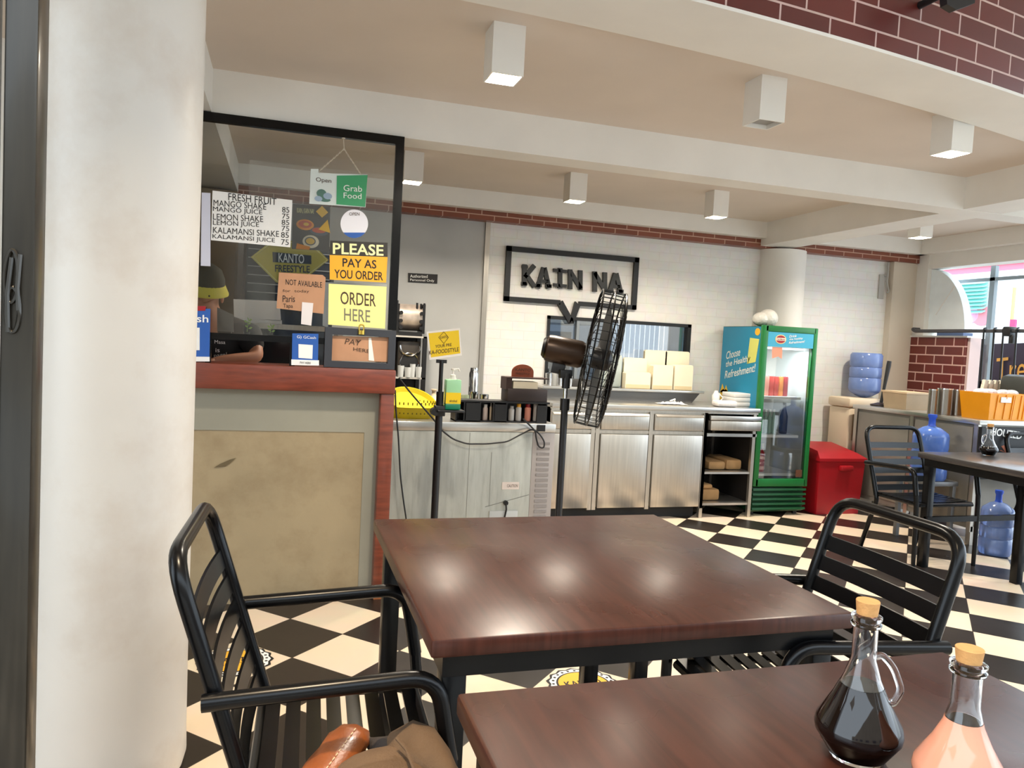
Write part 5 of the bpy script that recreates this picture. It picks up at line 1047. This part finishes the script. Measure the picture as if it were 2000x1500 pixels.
# ------------------------------------------------------------------ cashier behind the glass
def skin_mesh(verts, edges, radii, root, sub=2):
    me = bpy.data.meshes.new('s'); me.from_pydata(verts, edges, []); o = bpy.data.objects.new('s', me); COL.objects.link(o)
    md = o.modifiers.new('k', 'SKIN'); md.use_smooth_shade = True
    for i, d in enumerate(me.skin_vertices[0].data): d.radius = radii[i] if isinstance(radii[i], tuple) else (radii[i], radii[i]); d.use_root = (i == root)
    sd = o.modifiers.new('d', 'SUBSURF'); sd.levels = sub; sd.render_levels = sub
    dg = bpy.context.evaluated_depsgraph_get(); dg.update(); out = bpy.data.meshes.new_from_object(o.evaluated_get(dg))
    mb = MB().add([v.co.copy() for v in out.vertices], [tuple(p.vertices) for p in out.polygons])
    bpy.data.objects.remove(o); bpy.data.meshes.remove(out); return mb
t = thing('person', 'cashier in black shirt and yellow visored cap bending behind the glass', 'person', (-.34, 4.42, 0))
V = [(-.32, 4.44, .92), (-.32, 4.40, 1.05), (-.33, 4.32, 1.20), (-.35, 4.26, 1.32), (-.375, 4.225, 1.39), (-.39, 4.20, 1.44), (-.395, 4.185, 1.50), (-.395, 4.20, 1.57),   # 0-7 spine to crown
     (-.17, 4.27, 1.29), (-.125, 4.17, 1.175), (-.27, 4.075, 1.165),            # arm on the right side 8-10
     (-.53, 4.25, 1.29), (-.60, 4.18, 1.08), (-.50, 4.06, 1.13),                # other arm 11-13
     (-.23, 4.46, .86), (-.22, 4.42, .47), (-.22, 4.46, .07), (-.21, 4.34, .035), (-.42, 4.46, .86), (-.43, 4.42, .47), (-.43, 4.46, .07), (-.43, 4.34, .035),  # legs
     (-.385, 4.105, 1.455), (-.385, 4.115, 1.40)]                                # nose ridge, chin
Eg = [(0, 1), (1, 2), (2, 3), (3, 4), (4, 5), (5, 6), (6, 7), (3, 8), (8, 9), (9, 10), (3, 11), (11, 12), (12, 13), (0, 14), (14, 15), (15, 16), (16, 17), (0, 18), (18, 19), (19, 20), (20, 21), (6, 22), (5, 23)]
Rr = [.10, .095, .10, .085, .055, .066, .082, .062, .055, .04, .027, .055, .042, .027, .085, .055, .036, .03, .085, .055, .036, .03, .016, .03]
k = len(V)
for wrist, sgn in ((10, -1), (13, 1)):                                           # palm and five fingers each
    w_ = Vector(V[wrist]); d_ = Vector((-.8*(-sgn if sgn < 0 else 1), -.55, -.1)) if sgn < 0 else Vector((.75, -.6, -.1)); d_ = Vector((-.85, -.4, -.1)) if sgn < 0 else Vector((.8, -.5, -.1)); d_.normalize(); up = Vector((0, 0, 1)); lat = d_.cross(up).normalized()
    V.append(tuple(w_+d_*.05)); Rr.append((.03, .016)); Eg.append((wrist, len(V)-1)); palm = len(V)-1
    for f, (o_, L_) in enumerate([(-.026, .062), (-.009, .072), (.009, .068), (.026, .054)]):
        a_ = w_+d_*.085+lat*o_; V += [tuple(a_), tuple(a_+d_*L_*.55-up*.006), tuple(a_+d_*L_*.95-up*.018)]; Rr += [.0095, .0088, .0075]; n_ = len(V); Eg += [(palm, n_-3), (n_-3, n_-2), (n_-2, n_-1)]
    a_ = w_+d_*.035+lat*.03; V += [tuple(a_), tuple(a_+d_*.03+lat*.018)]; Rr += [.011, .0085]; n_ = len(V); Eg += [(palm, n_-2), (n_-2, n_-1)]
skin_mesh(V, Eg, Rr, 0).build('body', SKIN, t, angle=80)
SVt = [(-.32, 4.44, .86), (-.32, 4.40, 1.05), (-.33, 4.32, 1.20), (-.35, 4.27, 1.325), (-.365, 4.24, 1.355), (-.17, 4.27, 1.29), (-.131, 4.185, 1.195), (-.53, 4.25, 1.29), (-.58, 4.2, 1.15)]
skin_mesh(SVt, [(0, 1), (1, 2), (2, 3), (3, 4), (3, 5), (5, 6), (3, 7), (7, 8)], [.15, .14, .15, .118, .07, .076, .066, .076, .066], 0).build('shirt', BLACKC, t, angle=80)
skin_mesh([(-.32, 4.44, .93), (-.23, 4.46, .84), (-.22, 4.42, .47), (-.22, 4.46, .10), (-.42, 4.46, .84), (-.43, 4.42, .47), (-.43, 4.46, .10)], [(0, 1), (1, 2), (2, 3), (0, 4), (4, 5), (5, 6)], [(.15, .115), .1, .07, .055, .1, .07, .055], 0).build('trousers', CHARC, t, angle=80)
HX = Matrix.Translation((-.395, 4.19, 1.545)) @ Matrix.Rotation(math.radians(12), 4, 'Z') @ Matrix.Rotation(math.radians(16), 4, 'X')
MB().lathe([(.092, -.02), (.098, 0), (.096, .03), (.078, .075), (.04, .10), (0, .107)], (0, 0, 0), 28).xf(HX).build('cap', mat('black_cap_cloth', (44, 46, 36), 0.85), t, angle=60)
mb = MB(); n = 18; vs = []; fs = []
for i in range(n+1):
    a = math.pi+math.pi*i/n
    for r_, z in ((.094, .014), (.094, -.03), (.122+.012*math.sin(a), -.052), (.122+.012*math.sin(a), -.044)): vs.append((r_*math.cos(a)*.98, r_*math.sin(a), z))
for i in range(n):
    for j in range(4): fs.append((i*4+j, i*4+(j+1) % 4, i*4+4+(j+1) % 4, i*4+4+j))
fs += [(0, 1, 2, 3), (n*4+3, n*4+2, n*4+1, n*4)]; mb.add(vs, fs).xf(HX).build('cap_visor', mat('yellow_visor', (206, 196, 60), 0.5), t)
mb = MB()
for s_ in (-1, 1): mb.sphere((-.395+s_*.03, 4.112, 1.478), .011, 10, 7)
mb.build('eye', mat('eye_white', (232, 226, 220), 0.3), t)
mb = MB()
for s_ in (-1, 1): mb.sphere((-.395+s_*.03, 4.103, 1.478), .005, 8, 6)
mb.build('iris', INK, t); MB().tube([(-.415, 4.098, 1.418), (-.395, 4.094, 1.415), (-.375, 4.097, 1.418)], .005, 8).build('mouth', mat('lip', (150, 88, 76), 0.5), t)
mb = MB()
for s_ in (-1, 1): mb.sphere((-.395+s_*.085, 4.195, 1.475), .02, 10, 7, 0, (.45, .8, 1.3))
mb.build('ear', SKIN, t)
mb = MB(); yy = 4.125
for b_, ll, lr, ul in [('Masa', (419, 671), (440, 672), (419, 664)), ('is', (421, 688), (429, 688), (421, 680)), ('page!', (418, 700), (443, 697), (418, 691))]: text_on(mb, b_, PY(*ll, yy), PY(*lr, yy), PY(*ul, yy), (0, -.001, 0))
mb.build('shirt_lettering', INKW, t)

# dark upright appliance, tan wall panel and odds behind the glass
struct('wall_left', MB().box(PY(330, 560, 5.7).x, PY(458, 560, 5.7).x, 5.7, 5.99, 0, 2.28), TANWALL)
x0, x1 = PY(473, 560, 5.2).x, PY(652, 560, 5.2).x; zt = PY(560, 474, 5.2).z
t = thing('upright_freezer', 'tall black upright appliance behind the glass screen', 'appliance', ((x0+x1)/2, 5.5, 0))
MB().box(x0, x1, 5.22, 5.9, .03, zt, .008).build('cabinet', BLACKP, t); MB().box(x0+.02, x1-.02, 5.20, 5.221, .75, zt-.02, .004).build('door', mat('gloss_black_door', (30, 32, 36), 0.12), t)
mb = MB()
for k in range(7): mb.box(x0-.0+.03, x1-.03, 5.195, 5.2, zt-.06-.055*k, zt-.054-.055*k)  # pale strips paint the reflections of blinds across the black door
mb.build('reflection_line', mat('grey_reflection_line', (120, 122, 124), 0.4), t); MB().box(x0, x1, 5.2, 5.9, 0, .03).build('plinth', BLACKM, t)
q = quad([(456, 584), (546, 588), (549, 627), (457, 620)], PY, 4.7); c = sum(q, Vector())/4
t = thing('work_table', 'steel work table with a white sheet board behind the cashier glass', 'table', (c.x, 4.8, 0)); zz_ = min(p.z for p in q)
MB().box(c.x-.30, c.x+.52, 4.66, 5.1, zz_-.05, zz_-.02).build('tabletop', STEEL, t)
for xx in (c.x-.28, c.x+.48):
    for y in (4.68, 5.06): MB().box(xx-.015, xx+.015, y, y+.03, 0, zz_-.05).build('leg', STEEL, t)
single('white_board', MB().prism([(p.x, 4.70, max(p.z, zz_)) for p in q], (0, .01, 0)).box(c.x-.14, c.x+.14, 4.70, 4.78, zz_-.0195, zz_+.004), PAPER, 'white sheet board standing on the work table behind the glass', 'board')
q = quad([(424, 600), (456, 615), (456, 652), (424, 652)], PY, 3.85); zb = 1.2985; cxm = (q[0].x+q[1].x)/2
t = thing('cash_monitor', 'small grey monitor back on the ledge behind the glass, beside the cashier', 'monitor', (cxm, 3.85, zb))
MB().prism([Vector((p.x, p.y, max(p.z, zb+.006))) for p in q], (0, .012, 0)).build('screen_back', mat('grey_monitor', (112, 108, 104), 0.5), t)
MB().box(cxm-.03, cxm+.03, 3.835, 3.868, zb, zb+.007).build('monitor_stand', BLACKP, t)
single('cashier_desk', MB().box(-.74, .46, 4.03, 4.14, 1.0, 1.04).box(-.74, -.70, 4.03, 4.14, 0, 1.0).box(.42, .46, 4.03, 4.14, 0, 1.0), MAHOGH, 'narrow wooden desk shelf behind the cashier counter', 'desk')

# ------------------------------------------------------------------ right opening: rail, duct, banner, outdoors
single('steel_rail', MB().tube(fillet([(5.825, 5.85, 1.655), (5.74, 5.85, 1.655), (5.74, 5.82, 1.635), (5.74, 4.2, 1.635)], .02), .016, 10), mat('dark_grey_rail', (88, 88, 92), 0.35, metal=0.6), 'long dark grey rail fixed above the brick pier', 'rail')
single('rail_clamp', MB().box(5.71, 5.78, PX(1978, 650, 5.74).y, PX(1963, 650, 5.74).y, 1.59, 1.67, .008).box(5.725, 5.765, PX(1982, 650, 5.74).y, PX(1973, 650, 5.74).y, 1.53, 1.6, .006), BLACKP, 'black clamp gripping the dark grey rail', 'clamp')
for k, px in enumerate((1925, 1945, 1963, 1989)):
    p = PX(px, 656, 5.74); b_ = PX(px-1, 745, 5.74)
    single('hanging_rod', MB().tube(fillet([(5.74, p.y, 1.66), (5.715, p.y, 1.655), (5.718, p.y, 1.60), (5.725, p.y, b_.z)], .01), .008, 8), BLACKP, ['leftmost', 'second', 'third', 'fourth'][k]+' thin black rod hanging from the rail before the purple banner', 'rod', group='black rods hung from the rail')
c0 = PX(1806, 652, 5.88); R1 = PX(1886, 648, 5.88); R2 = PX(1838, 640, 5.88); ro = c0.y-R1.y; ri = c0.y-R2.y; zs_ = 1.596
t = thing('duct_elbow', 'pale grey quarter round duct elbow standing on the brick pier', 'duct', (5.9, 5.6, zs_))
A_ = [math.pi/2*i/20 for i in range(21)]; cy_ = c0.y
asp = (PX(1822, 530, 5.88).z-zs_)/ro
mb = MB().prism([(5.865, cy_-ro*math.cos(a), zs_+.02+ro*asp*math.sin(a)) for a in A_]+[(5.865, cy_-ri*math.cos(a), zs_+.02+ri*asp*math.sin(a)) for a in reversed(A_)], (.085, 0, 0)); mb.build('elbow', DUCTM, t)
mbq = MB().prism([(5.875, cy_, zs_+.03)]+[(5.875, cy_-ri*.97*math.cos(a), zs_+.03+ri*asp*.95*math.sin(a)) for a in A_], (.07, 0, 0)); mbq.build('inner_plate', DUCTM, t)
mb = MB().tube([(5.862, cy_-ri*math.cos(.8), zs_+.02+ri*asp*math.sin(.8)), (5.862, cy_-ro*math.cos(.8), zs_+.02+ro*asp*math.sin(.8))], .004, 6); mb.build('seam', WHITEP, t)
MB().box(5.855, 5.965, cy_-ro, cy_-ri*.9, zs_-.0, zs_+.03).build('flange', mat('blue_grey_flange', (88, 110, 150), 0.5), t)
single('wall_hook', MB().box(5.44, 5.50, 5.985, 5.998, 1.93, 2.16).tube(fillet([(5.515, 5.97, 2.28), (5.515, 5.97, 2.08), (5.535, 5.96, 2.0), (5.52, 5.97, 1.99)], .02), .008, 8).tube([(5.48, 5.985, 2.16), (5.515, 5.972, 2.14)], .005, 6), mat('grey_wall_plate', (176, 174, 168), 0.4), 'grey wall plate with a dangling black hook near the pilaster', 'hook')
struct('trim_6', MB().box(5.835, 5.96, 5.285, 5.31, 0, 1.58), mat('pinkish_plaster', (214, 190, 186), 0.6))
# window mullion in the opening
w = thing('window_3', 'grey mullion and top bar of the open right window', 'window', (6.1, 5.1, 1.6)); w['kind'] = 'structure'
p = PX(1937, 600, 6.1); MB().box(6.08, 6.12, p.y-.025, p.y+.025, 1.2, 2.24).build('mullion', mat('grey_mullion', (140, 152, 158), 0.5), w); MB().box(6.08, 6.12, 3.0, 5.88, 2.105, 2.135).build('window_frame', mat('grey_mullion', (140, 152, 158), 0.5), w)
# purple banner board
q = quad([(1917, 672), (2060, 668), (2060, 775), (1915, 775)], PX, 6.45); zb = min(p.z for p in q); ys = [p.y for p in q]
t = thing('purple_banner', 'dark purple banner board with gold script lettering outside the opening', 'banner', (6.45, sum(ys)/4, zb))
MB().prism(q, (.02, 0, 0)).build('board', PURPLE, t)
mb = MB().box(6.43, 6.49, max(ys)-.03, max(ys)+.02, -.06, max(p.z for p in q)+.02); mb.build('post', BLACKP, t)
text_on(MB(), 'Trea', PX(1945, 748, 6.44), PX(2022, 742, 6.44), PX(1947, 700, 6.44), (-.002, 0, 0), .0).build('lettering', GOLD, t)
# outdoors: neighbouring stall fascia, louvred building, trees, cart
def zr(x, y0, y1, X): return PX(x, y1, X).z, PX(x, y0, X).z
t = thing('stall_fascia', 'pink red fascia board with white borders on the stall outside', 'fascia', (7.3, 5.5, 0))
a, b = zr(1900, 522, 534, 7.3); MB().box(7.3, 7.36, 2.5, 9.5, a, b).build('fascia_board', PINKAWN, t)
a2, b2 = zr(1900, 514, 522, 7.3); MB().box(7.28, 7.38, 2.5, 9.5, a2, b2+.06).build('upper_border', WHITEP, t); a3, b3 = zr(1900, 534, 541, 7.3); MB().box(7.28, 7.38, 2.5, 9.5, a3, b3).build('lower_border', WHITEP, t)
MB().box(7.36, 7.9, 2.5, 9.5, b2, b2+.06).build('stall_roof', GREYCONC, t)
for y in (2.6, 9.4): MB().box(7.3, 7.36, y, y+.06, -.06, a3).build('post', GREYMETAL, t)
t = thing('louvred_building', 'pale teal louvred building across the lane', 'building', (10.2, 8.8, -.06))
ya, yb_ = PX(1934, 600, 10).y, 13.0
MB().box(10, 10.4, ya, yb_, -.06, 3.2).build('wall', mat('white_building', (226, 232, 232), 0.6), t)
mb = MB(); z0_, z1_ = zr(1900, 548, 612, 9.95)
for k in range(9): z = z0_+(z1_-z0_)*k/9; mb.prism([(9.9, ya+.05, z), (9.99, ya+.05, z+.03), (9.99, ya+.05, z+(z1_-z0_)/9), ], (0, yb_-ya-.1, 0))
mb.build('louver', TEALLOUV, t)
MB().prism(ellipse(PX(1893, 615, 9.97), (0, .16, 0), (0, 0, .13), 16), (.01, 0, 0)).build('poster', mat('pink_poster', (226, 160, 190), 0.6), t); MB().prism(ellipse(PX(1917, 617, 9.97), (0, .16, 0), (0, 0, .15), 16), (.01, 0, 0)).build('poster', mat('red_poster', (210, 120, 130), 0.6), t)
def tree(x, y, h, r, label):
    t = thing('street_tree', label, 'tree', (x, y, -.06), 0, 'trees across the lane'); MB().tube([(x, y, -.06), (x+.1, y, h*.5), (x, y+.1, h*.8)], [.16, .12, .07], 10).build('trunk', mat('tree_bark', (92, 78, 64), 0.9), t)
    mb = MB()
    for k in range(420):
        d_ = Vector((random.gauss(0, 1), random.gauss(0, 1), random.gauss(0, .9))); d_.normalize(); c = Vector((x, y, h*.72))+Vector((d_.x*r, d_.y*r, d_.z*r*.95))*random.uniform(.45, 1); s_ = .22*r/1.6
        ax = Vector((random.uniform(-1, 1), random.uniform(-1, 1), random.uniform(-.6, .6))).normalized(); bx = ax.orthogonal().normalized(); mb.prism([c-ax*s_, c+bx*s_*.5, c+ax*s_, c-bx*s_*.5], ax.cross(bx)*.01)
    mb.build('foliage', LEAFD, t)
tree(14.0, 8.4, 4.0, 1.15, 'nearer leafy street tree seen through the right window'); tree(16.0, 10.6, 4.6, 1.4, 'farther leafy street tree beside the teal building'); tree(17.2, 8.0, 3.6, 1.15, 'leafy street tree at the right edge of the window')
p = PX(1975, 600, 11); single('yellow_post', MB().cyl((11, p.y, -.06), (11, p.y, PX(1975, 562, 11).z), .05), mat('cream_yellow_post', (226, 190, 120), 0.6), 'cream yellow post outside in front of the trees', 'post')
p = PX(1978, 632, 11); t = thing('pink_sign', 'bright pink sign panel beside the yellow post outside', 'sign', (10.9, p.y, -.06)); a, b = zr(1978, 624, 642, 10.9); MB().box(10.88, 10.92, p.y-.14, p.y+.12, a, b).build('panel', mat('hot_pink', (236, 70, 120), 0.6), t); MB().cyl((10.9, p.y, -.06), (10.9, p.y, a), .03).build('post', GREYMETAL, t)
p = PX(1960, 655, 10.5); t = thing('parked_car', 'pale parked car outside below the pink sign', 'car', (12.05, p.y-.4, -.06))
pr = [(-2.0, .35), (-2.0, .85), (-1.3, .95), (-.8, 1.42), (.7, 1.45), (1.3, .98), (2.0, .85), (2.05, .35)]
MB().prism([(11.3, p.y-.4+a, -.06+b) for a, b in pr], (1.5, 0, 0)).build('body', mat('pale_car_paint', (232, 234, 238), 0.25), t)
MB().prism([(11.29, p.y-.4+a, -.06+b) for a, b in [(-1.15, .98), (-.75, 1.36), (.65, 1.39), (1.1, .98)]], (1.52, 0, 0)).build('windows', mat('car_glass', (70, 84, 92), 0.1), t)
for wy in (-1.3, 1.3):
    MB().cyl((11.28, p.y-.4+wy, .27), (12.82, p.y-.4+wy, .27), .32).build('wheel', BLACKM, t)
# black bin at the right edge, spotlight on the bulkhead
single('black_container', MB().box(5.385, 5.515, 4.33, 4.60, zz, zz+.345, .05), mat('charcoal_green_plastic', (46, 50, 48), 0.4), 'dark rounded container at the right edge beside the orange crate', 'container')
sq = quad([(1846, -50), (1908, -50), (1904, 6), (1868, 19), (1850, 8)], PY, 2.17); sp_ = sum(sq, Vector())/5
t = thing('spotlight', 'black spotlight on the red brick bulkhead at the top edge', 'spotlight', sp_)
MB().prism(sq, (0, .03, 0)).build('lamp_housing', BLACKP, t); MB().cyl((sp_.x, 2.25, sp_.z+.03), (sp_.x, arc_y(sp_.x)+.002, sp_.z+.03), .014).build('bracket', BLACKP, t)
# unseen building block added behind the viewer to cut sky reflections
t = thing('reflection_blocker', 'unseen tan building added behind the viewer to cut sky reflections', 'building', (1, -9.5, -.06))
MB().box(-14, 16, -11, -9, -.06, 5.5).build('wall', mat('reflection_blocker_paint', (150, 138, 122), 0.7, var=0.2, vscale=1.5), t)
mb = MB()
for k in range(9): mb.box(-13+k*3.2, -11.4+k*3.2, -9.02, -8.98, 1.2, 3.0)
mb.build('window', mat('blocker_window', (60, 66, 74), 0.2), t)

t = thing('kitchen_fill_lamp', 'added cool fill lamp brightening the kitchen beyond the serving window', 'lamp', (3.2, 7.0, 2.5))  # unseen fill light added so the kitchen interior shows brighter
MB().box(2.6, 3.8, 6.95, 7.05, 2.45, 2.5, .006).build('lamp_housing', PLASTER, t); MB().box(2.63, 3.77, 6.96, 7.04, 2.44, 2.452).build('diffuser', mat('cool_fill_glow', (230, 242, 255), 0.5, emit=5.0), t)
ld = bpy.data.lights.new('lamp_light', 'AREA'); ld.shape = 'RECTANGLE'; ld.size = 1.1; ld.size_y = .07; ld.energy = 30; ld.color = (.88, .95, 1); lo = bpy.data.objects.new('lamp_light', ld); COL.objects.link(lo); lo.parent = t; lo.location = (0, 0, -.065)
